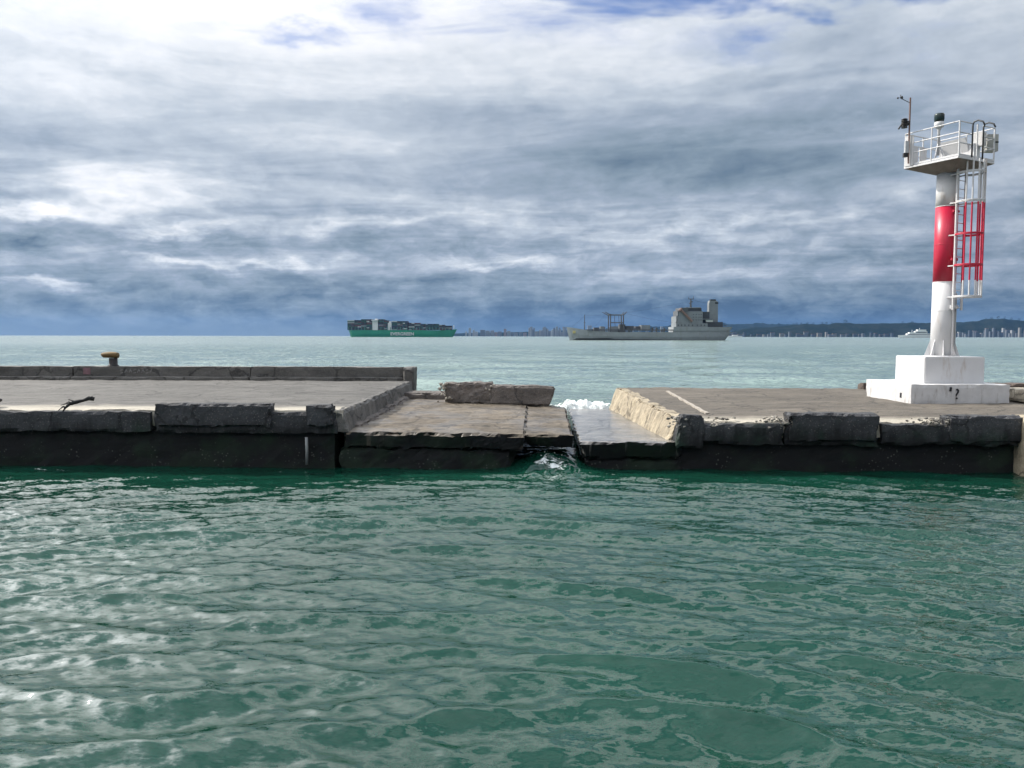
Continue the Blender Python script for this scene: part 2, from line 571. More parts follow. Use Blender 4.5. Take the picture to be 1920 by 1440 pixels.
def wave_field(x, y, sp, shape):
    """sum of trochoidal wave trains; trains too short for the local mesh spacing fade out"""
    rs = np.random.RandomState(11)
    X = x.copy(); Y = y.copy(); Z = np.zeros_like(x)
    Sx = np.zeros_like(x); Sy = np.zeros_like(x)
    dist = np.hypot(x, y)
    outer = np.clip((y - 30) / 30, 0, 1)
    patch = 0.82 + 0.30 * np.sin(x * 0.21 + 1.3 * np.sin(y * 0.17)) * np.sin(y * 0.31 + 0.7)     # gusts: livelier and calmer patches
    calm = np.clip((y - 12.0) / 8.0, 0, 1) * (y < 28)
    patch = patch * (1 - 0.52 * calm * calm * (3 - 2 * calm))          # sheltered water under the wall
    # the crests curve round the basin
    xe = np.arctan2(x, np.maximum(y + 9.0, 0.5)) * 21.0
    ye = np.hypot(x, y + 9.0) - 9.0
    trains = []
    for i in range(12):
        trains.append((1.6 * 2.1 ** (i / 11), 0.034, 15))
    for i in range(44):
        trains.append((0.46 * 3.0 ** (i / 43), 0.062, 11))
    for i in range(64):
        trains.append((0.17 * 3.0 ** (i / 63), 0.030, 30))
    for (lam, st, spread) in trains:
        a = R(-6 + rs.normal() * spread)
        k = 2 * math.pi / lam
        st *= 0.6 + 0.8 * rs.rand()
        A = st / k
        kx, ky = math.sin(a) * k, -math.cos(a) * k
        w = np.clip((lam / np.maximum(sp, 1e-4) - 2.2) / 3.0, 0, 1)
        ph0 = rs.rand() * 2 * math.pi
        if not w.any():
            continue
        w = w * w * (3 - 2 * w) * patch
        ph = (kx * xe + ky * ye if lam > 0.4 else kx * x + ky * y) + ph0
        c = np.cos(ph); sn = np.sin(ph)
        Z += A * w * c
        Sx -= A * w * sn * kx; Sy -= A * w * sn * ky
        X -= 0.70 * A * w * sn * kx / k
        Y -= 0.70 * A * w * sn * ky / k
    # no wave stands steeper than water can
    S = np.hypot(Sx, Sy)
    Lm = np.where(S > 0.40, (0.40 + (S - 0.40) * 0.15) / np.maximum(S, 1e-6), 1.0).reshape(shape)
    for _ in range(5):
        Lm = np.minimum(Lm, (np.roll(Lm, 2, 0) + np.roll(Lm, -2, 0) + np.roll(Lm, 4, 1) + np.roll(Lm, -4, 1)) / 4 * 0.5 + 0.5 * Lm)
        Lm = (np.roll(Lm, 1, 0) + np.roll(Lm, -1, 0) + 2 * Lm + np.roll(Lm, 2, 1) + np.roll(Lm, -2, 1)) / 6
    Lm = Lm.ravel()
    X = x + (X - x) * Lm; Y = y + (Y - y) * Lm; Z = Z * Lm
    for i in range(26):                       # the longer sea outside the breakwater
        lam = 4.0 * (22 / 4.0) ** (i / 25)
        a = R(14 + rs.normal() * 24)
        k = 2 * math.pi / lam
        A = 0.020 / k
        kx, ky = math.sin(a) * k, -math.cos(a) * k
        w = np.clip((lam / np.maximum(sp, 1e-4) - 2.2) / 3.0, 0, 1) * (0.10 + 0.90 * outer)
        Z += A * w * np.cos(kx * x + ky * y + rs.rand() * 6.283)
    return X, Y, Z


def build_sea():
    th = np.concatenate([np.linspace(-180, -62, 24, endpoint=False), np.linspace(-62, -38, 110, endpoint=False),
                         np.linspace(-38, 38, 800, endpoint=False), np.linspace(38, 62, 110, endpoint=False), np.linspace(62, 180, 24, endpoint=False)])
    th = np.radians(th)
    rr = [0.6, 1.4, 2.2, 3.0]
    while rr[-1] < 15000:
        r = rr[-1]
        rr.append(r + (0.036 if r < 21.5 else 0.036 + (r - 21.5) * 0.009 if r < 42 else min(0.22 + (r - 42) * 0.022, r * 0.03)))
    rr = np.array(rr)
    nt, nr = len(th), len(rr)
    T, Rr = np.meshgrid(th, rr)
    x = (Rr * np.sin(T)).ravel(); y = (Rr * np.cos(T)).ravel()
    dth = np.abs(np.roll(th, -1) - th); dth[-1] = math.radians(118 / 24)
    dr = np.gradient(rr)
    sp = np.maximum(dr[:, None], rr[:, None] * dth[None, :]).ravel()
    X, Y, Z = wave_field(x, y, sp, (nr, nt))
    # swell pushing through the gap in the pier, and the wash it leaves
    def bump(cx, cy, sx, sy):
        return np.exp(-(((x - cx) / sx) ** 2 + ((y - cy) / sy) ** 2))
    rnd = np.sin(x * 5.1 + 1.7 * np.sin(y * 3.3)) * np.sin(y * 4.7 + 1.1 * np.sin(x * 2.9))
    rn2 = np.sin(x * 11.3 + 2.1 * np.sin(y * 6.1)) * np.sin(y * 9.7 + 1.9 * np.sin(x * 7.7))
    surge = bump(1.0, 21.2, 0.95, 1.0)
    Z += 0.40 * surge + (0.07 * rnd + 0.05 * rn2) * bump(1.0, 20.2, 0.9, 1.2)
    back = bump(3.3, 34.7, 2.1, 1.2)
    Z += back * (0.62 + 0.16 * rnd + 0.10 * rn2)
    foam = np.zeros_like(x)
    foam = np.maximum(foam, 1.0 * bump(3.4, 34.8, 2.4, 1.5))
    foam = np.maximum(foam, 0.72 * bump(3.0, 37.5, 4.4, 3.4))
    foam = np.maximum(foam, 0.56 * bump(3.0, 42, 7.0, 5.0))
    foam = np.maximum(foam, 0.82 * bump(1.0, 20.4, 0.8, 0.7))
    foam = np.maximum(foam, 0.60 * bump(1.0, 19.2, 1.3, 1.2))
    # a lacy line of wash along the foot of the wall
    wl = 20.15 - 0.026 * x
    foam = np.maximum(foam, 0.57 * np.exp(-((y - wl + 0.25) / 0.45) ** 2) * (np.abs(x) < 45) * (0.75 + 0.25 * np.sin(x * 0.9)))
    me = bpy.data.meshes.new('sea')
    nv = nt * nr
    co = np.empty((nv + 1, 3), np.float32)
    co[:nv, 0] = X; co[:nv, 1] = Y; co[:nv, 2] = Z
    co[nv] = (0, 0, 0)
    i, j = np.meshgrid(np.arange(nr - 1), np.arange(nt), indexing='ij')
    j2 = (j + 1) % nt
    quads = np.stack([i * nt + j, (i + 1) * nt + j, (i + 1) * nt + j2, i * nt + j2], -1).reshape(-1, 4)[:, ::-1]
    nq = len(quads)
    me.vertices.add(nv + 1)
    me.vertices.foreach_set('co', co.ravel())
    me.loops.add(nq * 4)
    me.loops.foreach_set('vertex_index', quads.astype(np.int32).ravel())
    me.polygons.add(nq)
    me.polygons.foreach_set('loop_start', np.arange(nq, dtype=np.int32) * 4)
    me.polygons.foreach_set('loop_total', np.full(nq, 4, np.int32))
    me.polygons.foreach_set('use_smooth', np.ones(nq, bool))
    me.update(calc_edges=True)
    at_ = me.attributes.new('foam', 'FLOAT', 'POINT')
    at_.data.foreach_set('value', np.append(foam, 0).astype(np.float32))
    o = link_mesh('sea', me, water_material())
    return tag(o, 'rippled green harbour water running out to the horizon', 'sea', kind='structure')


build_sea()

# broken white water: loose clots of foam thrown up where the swell meets the slabs
FOAM = plain('white_foam', (0.62, 0.66, 0.66), 0.9, var=0.10, spec=0.1)
_s = NT(FOAM.node_tree)
_p = _s.n.new('ShaderNodeNewGeometry').outputs['Position']
_s.put(_s.n['Principled BSDF'].inputs['Alpha'], _s.math('MULTIPLY', _s.smooth(_s.noise(_s.vmath('MULTIPLY', _p, (1.0, 1.0, 1.8)), 9.0, 6, 0.7), 0.36, 0.60), _s.smooth(_s.sep(_p)[2], -0.2, 0.35)))
bm = bmesh.new()
rr = random.Random(77)


def clots(n, cx, cy, sx, sy, z0, z1, r0, r1):
    for k in range(n):
        p = Vector((cx + rr.gauss(0, sx), cy + rr.gauss(0, sy), rr.uniform(z0, z1)))
        q = bmesh.ops.create_icosphere(bm, subdivisions=1, radius=rr.uniform(r0, r1))['verts']
        ax = Vector((rr.uniform(0.8, 2.2), rr.uniform(0.7, 1.3), rr.uniform(0.5, 0.9)))
        for v in q:
            v.co = Vector((v.co.x * ax.x, v.co.y * ax.y, v.co.z * ax.z)) + p


nx_, ny_ = 150, 60
grid = []
for j in range(ny_ + 1):
    row = []
    for i in range(nx_ + 1):
        x_ = 0.9 + 4.8 * i / nx_
        y_ = 32.6 + 3.2 * j / ny_
        e = math.exp(-((x_ - 3.25) / 1.75) ** 4) * math.exp(-((y_ - 34.3) / 0.85) ** 4)
        q = Vector((x_ * 1.7, y_ * 1.7, 3.1))
        h = 0.30 + 0.42 * noise.fractal(Vector((q.x * 0.8, q.y, q.z)), 1.0, 2.0, 4) + 0.10 * noise.noise(q * 7.0) + 0.09 * noise.noise(q * 17.0)
        row.append(bm.verts.new((x_ + 0.10 * noise.noise(q * 2.2), y_ + 0.10 * noise.noise(q * 2.5), -0.45 + e * (0.72 + 0.65 * h))))
    grid.append(row)
for j in range(ny_):
    for i in range(nx_):
        bm.faces.new((grid[j][i], grid[j][i + 1], grid[j + 1][i + 1], grid[j + 1][i]))
clots(120, 3.3, 34.1, 1.0, 0.35, 0.45, 0.95, 0.004, 0.014)
clots(26, 1.05, 20.25, 0.36, 0.25, 0.10, 0.50, 0.004, 0.012)
tag(mesh_obj('foam', bm, FOAM, None, True), 'white foam breaking in the gap of the pier', 'foam', kind='stuff')

# ------------------------------------------------------------------ the broken breakwater
C_DECK_L = concrete('concrete_deck_grey', (0.090, 0.086, 0.078), (0.043, 0.040, 0.036), stain=0.55, edge=20.39)
C_DECK_R = concrete('concrete_deck_warm', (0.112, 0.096, 0.075), (0.045, 0.037, 0.028), stain=0.65, edge=20.41)
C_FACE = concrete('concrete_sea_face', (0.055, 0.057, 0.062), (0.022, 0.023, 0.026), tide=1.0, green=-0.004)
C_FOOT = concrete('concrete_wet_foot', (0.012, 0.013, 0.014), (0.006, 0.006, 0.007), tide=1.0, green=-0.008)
_m, _s = C_FOOT, NT(C_FOOT.node_tree)
_bc = _s.n['Principled BSDF'].inputs['Base Color']
_src = _bc.links[0].from_socket
_pos = _s.n.new('ShaderNodeNewGeometry').outputs['Position']
_v = _s.n.new('ShaderNodeTexVoronoi')
_s.put(_v.inputs['Vector'], _pos)
_v.inputs['Scale'].default_value = 11.0
_barn = _s.math('MULTIPLY', _s.smooth(_v.outputs['Distance'], 0.30, 0.14), _s.smooth(_s.noise(_pos, 1.6, 5, 0.65), 0.50, 0.64))
_barn = _s.math('MULTIPLY', _barn, _s.smooth(_s.sep(_pos)[2], 0.95, 0.55))
_s.put(_bc, _s.mix(_s.math('MULTIPLY', _barn, 0.7), _src, (0.11, 0.115, 0.10)))     # barnacles
C_PARAPET = concrete('concrete_parapet', (0.13, 0.125, 0.115), (0.06, 0.058, 0.055), stain=0.7)
C_END = concrete('concrete_end_warm', (0.36, 0.305, 0.215), (0.15, 0.118, 0.078), stain=0.75, bump=1.0)
C_SLAB = concrete('concrete_fallen_slab', (0.23, 0.19, 0.14), (0.07, 0.052, 0.036), wet=0.8, stain=0.7, tide=0.62, weed=True, green=-0.008)
C_WASHED = concrete('concrete_washed_slab', (0.40, 0.38, 0.35), (0.24, 0.215, 0.19), wet=1.0, stain=0.4, bump=0.25, tide=-0.2, weed=True, green=-0.008)
C_RUBBLE = concrete('concrete_rubble', (0.15, 0.13, 0.115), (0.05, 0.045, 0.045), stain=0.8, bump=1.0)
C_EDGE = concrete('concrete_broken_edge', (0.36, 0.33, 0.28), (0.12, 0.11, 0.10), stain=0.7, bump=1.0)
RUST = plain('rusty_iron', (0.075, 0.045, 0.028), 0.8, 0.3, 0.35, 9.0)


def yf(x):
    """the sea-side line of the breakwater's near face"""
    return 20.35 - 0.026 * x


def face_box(x0, x1, off, depth, z0, z1):
    """a block that follows the near face"""
    return [(x0, yf(x0) + off, z0), (x1, yf(x1) + off, z0), (x1, yf(x1) + off + depth, z0), (x0, yf(x0) + off + depth, z0),
            (x0, yf(x0) + off, z1), (x1, yf(x1) + off, z1), (x1, yf(x1) + off + depth, z1), (x0, yf(x0) + off + depth, z1)]


# --- unbroken length on the left, with a parapet along its far side
ZL = 1.56
pl = tag(empty('broken_pier', (-20, yf(-20) + 6, 0)), 'long grey concrete pier with a parapet and bollard, ending at the collapsed gap', 'pier')
rough_hexa('deck', face_box(-46, -4.5, 0.04, 13.7, 1.08, ZL), (0.22, 0.22, 0.16), 0.030, 0.10, C_DECK_L, pl, 1.0, skip=('bottom', 'back'))
X0 = [-46, -38.2, -30.4, -22.7, -15.6, -9.62]
for i, (a, b) in enumerate(zip(X0, X0[1:] + [-4.62])):
    # near face in cast lifts, each a little out of line
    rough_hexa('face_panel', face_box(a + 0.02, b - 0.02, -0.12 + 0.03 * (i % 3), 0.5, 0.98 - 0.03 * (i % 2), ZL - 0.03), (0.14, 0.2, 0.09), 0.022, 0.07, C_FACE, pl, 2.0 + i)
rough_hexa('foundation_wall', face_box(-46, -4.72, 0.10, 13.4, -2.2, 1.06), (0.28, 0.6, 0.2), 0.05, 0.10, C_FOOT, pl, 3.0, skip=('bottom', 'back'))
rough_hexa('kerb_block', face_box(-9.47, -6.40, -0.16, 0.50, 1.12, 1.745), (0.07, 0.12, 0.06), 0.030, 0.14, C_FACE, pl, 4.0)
rough_hexa('kerb_block', face_box(-5.42, -4.74, -0.17, 0.46, 1.16, 1.725), (0.07, 0.10, 0.06), 0.03, 0.13, C_FACE, pl, 5.0)
# ragged end of the deck: broken edge beam
rough_hexa('end_beam', [(-4.72, yf(-4.7) - 0.02, 1.0), (-4.36, yf(-4.5) + 0.02, 0.96), (-4.30, 34.0, 1.0), (-4.66, 34.0, 1.0),
                        (-4.72, yf(-4.7) - 0.02, 1.58), (-4.48, yf(-4.5) + 0.10, 1.56), (-4.40, 34.0, 1.58), (-4.66, 34.0, 1.575)], (0.09, 0.12, 0.08), 0.04, 0.13, C_PARAPET, pl, 6.0)
rough_hexa('end_ledge', [(-4.5, yf(-4.5) + 0.5, 0.6), (-4.02, yf(-4.5) + 1.1, 0.6), (-3.95, 33.5, 0.6), (-4.5, 33.5, 0.6),
                         (-4.5, yf(-4.5) + 0.5, 1.10), (-4.20, yf(-4.5) + 1.1, 1.05), (-4.10, 33.5, 1.12), (-4.5, 33.5, 1.2)], (0.10, 0.16, 0.10), 0.06, 0.20, C_RUBBLE, pl, 6.5)
YB = 34.3
ps = [-46, -36.5, -28.0, -19.8, -11.72, -4.82]
for i, (a, b) in enumerate(zip(ps[:-1], ps[1:])):
    ya, yb = YB - 0.026 * a, YB - 0.026 * b
    rough_hexa('parapet_block', [(a + 0.012, ya, ZL - 0.1), (b - 0.012, yb, ZL - 0.1), (b - 0.012, yb + 0.6, ZL - 0.1), (a + 0.012, ya + 0.6, ZL - 0.1),
                                 (a + 0.012, ya, 2.17), (b - 0.012, yb, 2.155), (b - 0.012, yb + 0.6, 2.155), (a + 0.012, ya + 0.6, 2.17)], (0.18, 0.2, 0.12), 0.014, 0.035, C_PARAPET, pl, 7.0 + i)
    rough_hexa('parapet_step', [(a + 0.02, ya - 0.20, ZL - 0.06), (b - 0.02, yb - 0.20, ZL - 0.06), (b - 0.02, yb + 0.02, ZL - 0.06), (a + 0.02, ya + 0.02, ZL - 0.06),
                                (a + 0.02, ya - 0.20, 1.70), (b - 0.02, yb - 0.20, 1.70), (b - 0.02, yb + 0.02, 1.72), (a + 0.02, ya + 0.02, 1.72)], (0.2, 0.1, 0.07), 0.014, 0.05, C_PARAPET, pl, 17.0 + i)
rough_hexa('parapet_end', box8(-4.80, -4.32, 34.0, 35.1, 1.05, 2.165), (0.07, 0.12, 0.09), 0.02, 0.08, C_PARAPET, pl, 27.0)
bm = bmesh.new()
pp = at(575, 840, yf(-5.5) - 0.10)
bm_tube(bm, [(pp.x, pp.y, 0.12), (pp.x + 0.01, pp.y - 0.01, 0.5), (pp.x, pp.y, 0.86)], [0.035, 0.04, 0.04], 8)
mesh_obj('drain_pipe', bm, plain('pale_pipe', (0.20, 0.21, 0.21), 0.6, dirt=(0.05, 0.06, 0.05)), pl, True)
# faded paint on the parapet
FADED_PINK = plain('faded_pink_paint', (0.20, 0.115, 0.125), 0.85, var=0.3, scale=12)
FADED_PALE = plain('faded_white_paint', (0.24, 0.235, 0.225), 0.85, var=0.3, scale=12)
yy = YB - 0.026 * -18.6 - 0.020


def strokes(name, segs, mat, parent, y, t=0.012):
    bm = bmesh.new()
    for (x0, z0, x1, z1, w) in segs:
        d = Vector((x1 - x0, 0, z1 - z0)).normalized()
        n = Vector((-d.z, 0, d.x)) * w
        a, b = Vector((x0, y, z0)), Vector((x1, y, z1))
        q = [a + n, a - n, b - n, b + n]
        f = [bm.verts.new(p) for p in q]
        k = [bm.verts.new(p + Vector((0, t, 0))) for p in q]
        bm.faces.new(f)
        for i in range(4):
            bm.faces.new((f[i], k[i], k[(i + 1) % 4], f[(i + 1) % 4]))
    bmesh.ops.recalc_face_normals(bm, faces=bm.faces)
    return mesh_obj(name, bm, mat, parent)


strokes('paint_patch', [(-19.30, 1.95, -18.98, 1.95, 0.15)], FADED_PINK, pl, YB + 0.026 * 19.1 - 0.022)
wv = []
for i in range(9):
    x = -17.6 + i * 0.19
    wv += [(x, 1.88, x + 0.07, 2.03, 0.014), (x + 0.07, 2.03, x + 0.12, 1.90, 0.012)] if i % 3 else [(x, 1.86, x + 0.12, 1.88, 0.014), (x, 1.98, x + 0.10, 2.02, 0.013)]
strokes('scribble', wv, FADED_PALE, pl, YB + 0.026 * 16.8 - 0.022)

# --- bollard on the parapet
b = empty('mooring_bollard', (-18.1, YB + 0.80, 2.16))
tag(b, 'rusty mooring bollard with a yellowed hooked head on the parapet', 'bollard')
BLACK_IRON = plain('black_iron', (0.022, 0.020, 0.020), 0.65, 0.2, 0.3, 8)
bm = bmesh.new()
bm_lathe(bm, [(0.24, -0.02), (0.24, 0.03), (0.185, 0.05), (0.175, 0.36)], 24, b.location)
mesh_obj('post', bm, BLACK_IRON, b, True)
bm = bmesh.new()
secs = []
for i in range(13):
    t = i / 12
    xx = -0.47 + 0.69 * t
    hw = 0.22 * math.sin(math.pi * min(1, 0.20 + t * 0.66)) ** 0.5
    top = 0.66 - 0.05 * (1 - t) ** 3 - 0.05 * t ** 4
    bot = 0.36 + 0.02 * (1 - t) + (0.07 if i == 0 else 0)
    secs.append([b.location + Vector((xx, hw * math.cos(q) * 1.05, (top + bot) / 2 + (top - bot) / 2 * math.sin(q))) for q in [2 * math.pi * k / 16 for k in range(16)]])
bm_loft(bm, secs)
HEAD = plain('bollard_yellow', (0.14, 0.09, 0.03), 0.75, 0.1, 0.4, 7, dirt=(0.03, 0.022, 0.018), dirt_amt=0.95)
mesh_obj('head', bm, HEAD, b, True)

# --- a scrap of black twisted debris hanging over the near edge, and the stub at the picture's border
bm = bmesh.new()
rnd = random.Random(5)
base = at(176, 753, 20.85)
pts = [(0, 0.02, 0.05), (-0.12, -0.02, 0.075), (-0.26, -0.03, 0.02), (-0.42, -0.10, -0.02), (-0.56, -0.18, -0.07), (-0.64, -0.24, -0.17), (-0.72, -0.26, -0.29)]
bm_tube(bm, [base + Vector(p) for p in pts], [0.055, 0.06, 0.04, 0.055, 0.045, 0.028, 0.012], 9)
for k in range(9):
    i = rnd.randrange(0, 6)
    p = base + Vector(pts[i])
    bm_tube(bm, [p, p + Vector((rnd.uniform(-.10, .06), rnd.uniform(-.05, .05), rnd.uniform(.0, .06))), p + Vector((rnd.uniform(-.22, .03), rnd.uniform(-.1, .02), rnd.uniform(-.08, .09)))], [0.035, 0.022, 0.008], 7)
tag(mesh_obj('twisted_debris', bm, plain('black_rag', (0.012, 0.013, 0.014), 0.85), None, True), 'black twisted scrap draped over the near edge of the left pier', 'debris')
bm = bmesh.new()
c = at(-9, 752, 21.2)
bm_lathe(bm, [(0.10, -0.26), (0.10, -0.06), (0.165, -0.02), (0.165, 0.03), (0.08, 0.06)], 16, (c.x, c.y, 1.76))
tag(mesh_obj('mooring_stub', bm, BLACK_IRON, None, True), 'dark iron mooring stub cut off by the left border of the photo', 'bollard')

# --- right length, carrying the light tower
ZR = 1.31
pr = tag(empty('broken_pier', (20, yf(20) + 6, 0)), 'warm grey concrete pier with a chipped front edge under the light tower', 'pier')
rough_hexa('deck', [(4.62, yf(4.62) + 0.03, 0.86), (46, yf(46) + 0.03, 0.86), (46, 33.2, 0.86), (4.72, 33.7, 0.86),
                    (4.60, yf(4.62) + 0.06, ZR), (46, yf(46) + 0.06, ZR), (46, 33.2, ZR), (4.66, 33.7, ZR)], (0.20, 0.20, 0.14), 0.034, 0.12, C_DECK_R, pr, 31.0, skip=('bottom', 'back'))
X1 = [4.40, 7.1, 9.6, 13.15]
for i, (a, c_) in enumerate(zip(X1[:-1], X1[1:])):
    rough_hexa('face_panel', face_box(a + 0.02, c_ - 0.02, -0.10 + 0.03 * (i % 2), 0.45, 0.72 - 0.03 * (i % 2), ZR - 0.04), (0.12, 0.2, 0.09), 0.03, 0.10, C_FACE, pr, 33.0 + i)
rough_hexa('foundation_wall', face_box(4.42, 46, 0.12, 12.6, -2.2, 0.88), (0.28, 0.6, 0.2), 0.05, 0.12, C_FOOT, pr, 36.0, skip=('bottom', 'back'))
rough_hexa('kerb_block', [(4.28, yf(4.3) - 0.14, 0.62), (5.02, yf(5) - 0.14, 0.62), (5.05, yf(5) + 0.55, 0.62), (4.34, yf(4.3) + 0.9, 0.62),
                          (4.42, yf(4.3) - 0.10, 1.52), (5.02, yf(5) - 0.10, 1.50), (5.00, yf(5) + 0.45, 1.46), (4.50, yf(4.3) + 0.8, 1.42)], (0.07, 0.10, 0.07), 0.035, 0.16, C_FACE, pr, 37.0)
rough_hexa('kerb_block', face_box(7.22, 9.53, -0.15, 0.50, 0.80, 1.555), (0.07, 0.12, 0.06), 0.032, 0.17, C_FACE, pr, 38.0)
rough_hexa('kerb_block', face_box(11.28, 13.22, -0.15, 0.50, 0.80, 1.50), (0.07, 0.12, 0.06), 0.032, 0.16, C_FACE, pr, 39.0)
# the lighter wall that stands forward of the face, cut by the picture's border
rough_hexa('buttress', face_box(13.16, 17.5, -0.62, 1.4, -2.0, 1.47), (0.14, 0.14, 0.12), 0.03, 0.10, C_END, pr, 40.0)
# warm broken end towards the gap
for i, (a, c_) in enumerate(((20.75, 24.6), (24.63, 28.9), (28.93, 33.5))):
    x0 = 4.20 + 0.05 * i
    rough_hexa('end_panel', [(x0 - 0.16, a, 0.3), (x0 + 0.5, a, 0.3), (x0 + 0.5, c_, 0.3), (x0 - 0.12, c_, 0.3),
                             (x0 + 0.24, a, ZR + 0.02), (x0 + 0.6, a, ZR + 0.03), (x0 + 0.6, c_, ZR + 0.03), (x0 + 0.22, c_, ZR + 0.02)], (0.07, 0.10, 0.07), 0.055, 0.20, C_END, pr, 41.0 + i)
# heaps of exposed aggregate where the kerb has broken away
for (cx, w, n, sd) in ((5.35, 0.35, 50, 1), (7.02, 0.36, 90, 2), (11.02, 0.40, 100, 3), (4.45, 0.25, 36, 4)):
    bm = bmesh.new()
    rr = random.Random(sd)
    for k in range(n):
        p = Vector((cx + rr.gauss(0, w * 0.6), yf(cx) + rr.uniform(-0.10, 0.40), 1.30 + rr.uniform(-0.16, 0.12)))
        r_ = rr.uniform(0.018, 0.055)
        q = bmesh.ops.create_icosphere(bm, subdivisions=1, radius=r_)['verts']
        for v in q:
            v.co = Vector((v.co.x * rr.uniform(0.9, 1.5), v.co.y, v.co.z * rr.uniform(0.6, 1.0))) + p + Vector((rr.uniform(-.3, .3), rr.uniform(-.3, .3), rr.uniform(-.3, .3))) * r_
    tag(mesh_obj('exposed_aggregate', bm, C_EDGE, pr), kind='stuff')
bm = bmesh.new()
pa, pb = (6.28, 31.2), (5.62, 22.2)
q = [(pa[0] - 0.05, pa[1]), (pb[0] - 0.045, pb[1]), (pb[0] + 0.045, pb[1]), (pa[0] + 0.05, pa[1])]
n = 60
for i in range(n):
    def P(t, s):
        x = pa[0] + (pb[0] - pa[0]) * t + s * 0.05 + 0.03 * math.sin(t * 40) * 0.5
        return (x, pa[1] + (pb[1] - pa[1]) * t, ZR + 0.045)
    t0, t1 = i / n, (i + 1) / n
    v = [bm.verts.new(P(*a)) for a in ((t0, -1), (t1, -1), (t1, 1), (t0, 1))]
    bm.faces.new(v)
bmesh.ops.remove_doubles(bm, verts=bm.verts, dist=1e-4)
bmesh.ops.recalc_face_normals(bm, faces=bm.faces)
g = bmesh.ops.extrude_face_region(bm, geom=bm.faces[:])
for v in g['geom']:
    if isinstance(v, bmesh.types.BMVert):
        v.co.z -= 0.09
bmesh.ops.recalc_face_normals(bm, faces=bm.faces)
mesh_obj('mortar_joint', bm, plain('pale_mortar', (0.30, 0.27, 0.23), 0.9, var=0.35, scale=6), pr)
# low kerb on the far edge
for i, (a, c_) in enumerate(((14.9, 19.4), (19.44, 26.0), (26.04, 34.0), (34.04, 46.0))):
    rough_hexa('rear_kerb', box8(a, c_, 32.7, 33.25, 1.2, 1.58), (0.16, 0.15, 0.1), 0.03, 0.09, concrete('concrete_rear_kerb_%d' % i, (0.10, 0.075, 0.06), (0.05, 0.04, 0.035)), pr, 44.0 + i)
kb = rough_hexa('concrete_block', box8(17.25, 20.8, 25.6, 27.2, 1.345, 1.78), (0.14, 0.14, 0.10), 0.02, 0.06, concrete('concrete_pale_block', (0.48, 0.43, 0.34), (0.25, 0.21, 0.16)), None, 48.0)
tag(kb, 'pale low concrete block cut by the right border, beside the tower base', 'concrete block')

# --- collapsed slabs in the gap
sa = tag(empty('collapsed_slab', (-2, 25, 0)), 'large sunken brownish slab joining the left pier, crossed by a shadow', 'concrete slab')
rough_hexa('slab', [(-4.5, yf(-4.5) + 0.05, 0.55), (0.22, yf(0) + 0.05, 0.5), (0.62, 30.6, 0.5), (-4.5, 31.2, 0.6),
                    (-4.5, yf(-4.5) + 0.05, 0.995), (0.36, yf(0) + 0.02, 0.955), (0.66, 30.6, 0.945), (-4.5, 31.2, 1.03)], (0.08, 0.14, 0.08), 0.042, 0.20, C_SLAB, sa, 51.0, skip=('back',))
rough_hexa('footing', [(-4.6, yf(-4.6) + 0.14, -2.2), (-0.35, yf(0) + 0.16, -2.2), (-0.2, 30.2, -2.2), (-4.6, 30.8, -2.2),
                       (-4.6, yf(-4.6) + 0.10, 0.58), (0.12, yf(0) + 0.12, 0.53), (0.3, 30.2, 0.53), (-4.6, 30.8, 0.6)], (0.16, 0.5, 0.14), 0.06, 0.16, C_FOOT, sa, 52.0, skip=('bottom', 'back'))
sb = rough_hexa('collapsed_slab', [(0.42, 20.85, 0.56), (1.62, 20.75, 0.54), (2.02, 29.2, 0.50), (0.60, 30.2, 0.52),
                                   (0.30, 20.62, 0.90), (1.64, 20.60, 0.875), (2.06, 29.2, 0.87), (0.58, 30.2, 0.905)], (0.07, 0.12, 0.07), 0.045, 0.22, C_SLAB, None, 53.0)
tag(sb, 'narrow cracked slab overhanging the gushing water in the gap', 'concrete slab')
sc_ = tag(empty('collapsed_slab', (3, 25, 0)), 'wet tilted slab shining below the right pier, washed by foam', 'concrete slab')
rough_hexa('slab', [(1.86, yf(1.8) + 0.02, 0.30), (4.5, yf(4.4) + 0.04, 0.30), (4.6, 33.4, 0.0), (2.42, 33.4, 0.0),
                    (1.76, yf(1.8) - 0.02, 0.775), (4.5, yf(4.4) + 0.0, 0.77), (4.6, 33.4, 0.40), (2.44, 33.4, 0.42)], (0.10, 0.18, 0.08), 0.014, 0.10, C_WASHED, sc_, 54.0)
rough_hexa('footing', [(2.2, yf(2) + 0.3, -2.2), (4.6, yf(4.6) + 0.2, -2.2), (4.6, 32.8, -2.2), (2.8, 32.8, -2.2),
                       (1.95, yf(2) + 0.12, 0.34), (4.6, yf(4.6) + 0.1, 0.34), (4.6, 32.8, 0.04), (2.6, 32.8, 0.04)], (0.14, 0.5, 0.14), 0.06, 0.14, C_FOOT, sc_, 55.0, skip=('bottom',))
# low ledge left of the broken beam
lg = rough_hexa('broken_ledge', box8(-4.36, -2.55, 31.0, 32.4, 0.2, 1.26), (0.09, 0.14, 0.09), 0.05, 0.16, C_RUBBLE, None, 56.0)
tag(lg, 'low dark broken ledge between the parapet end and the rubble beam', 'rubble')
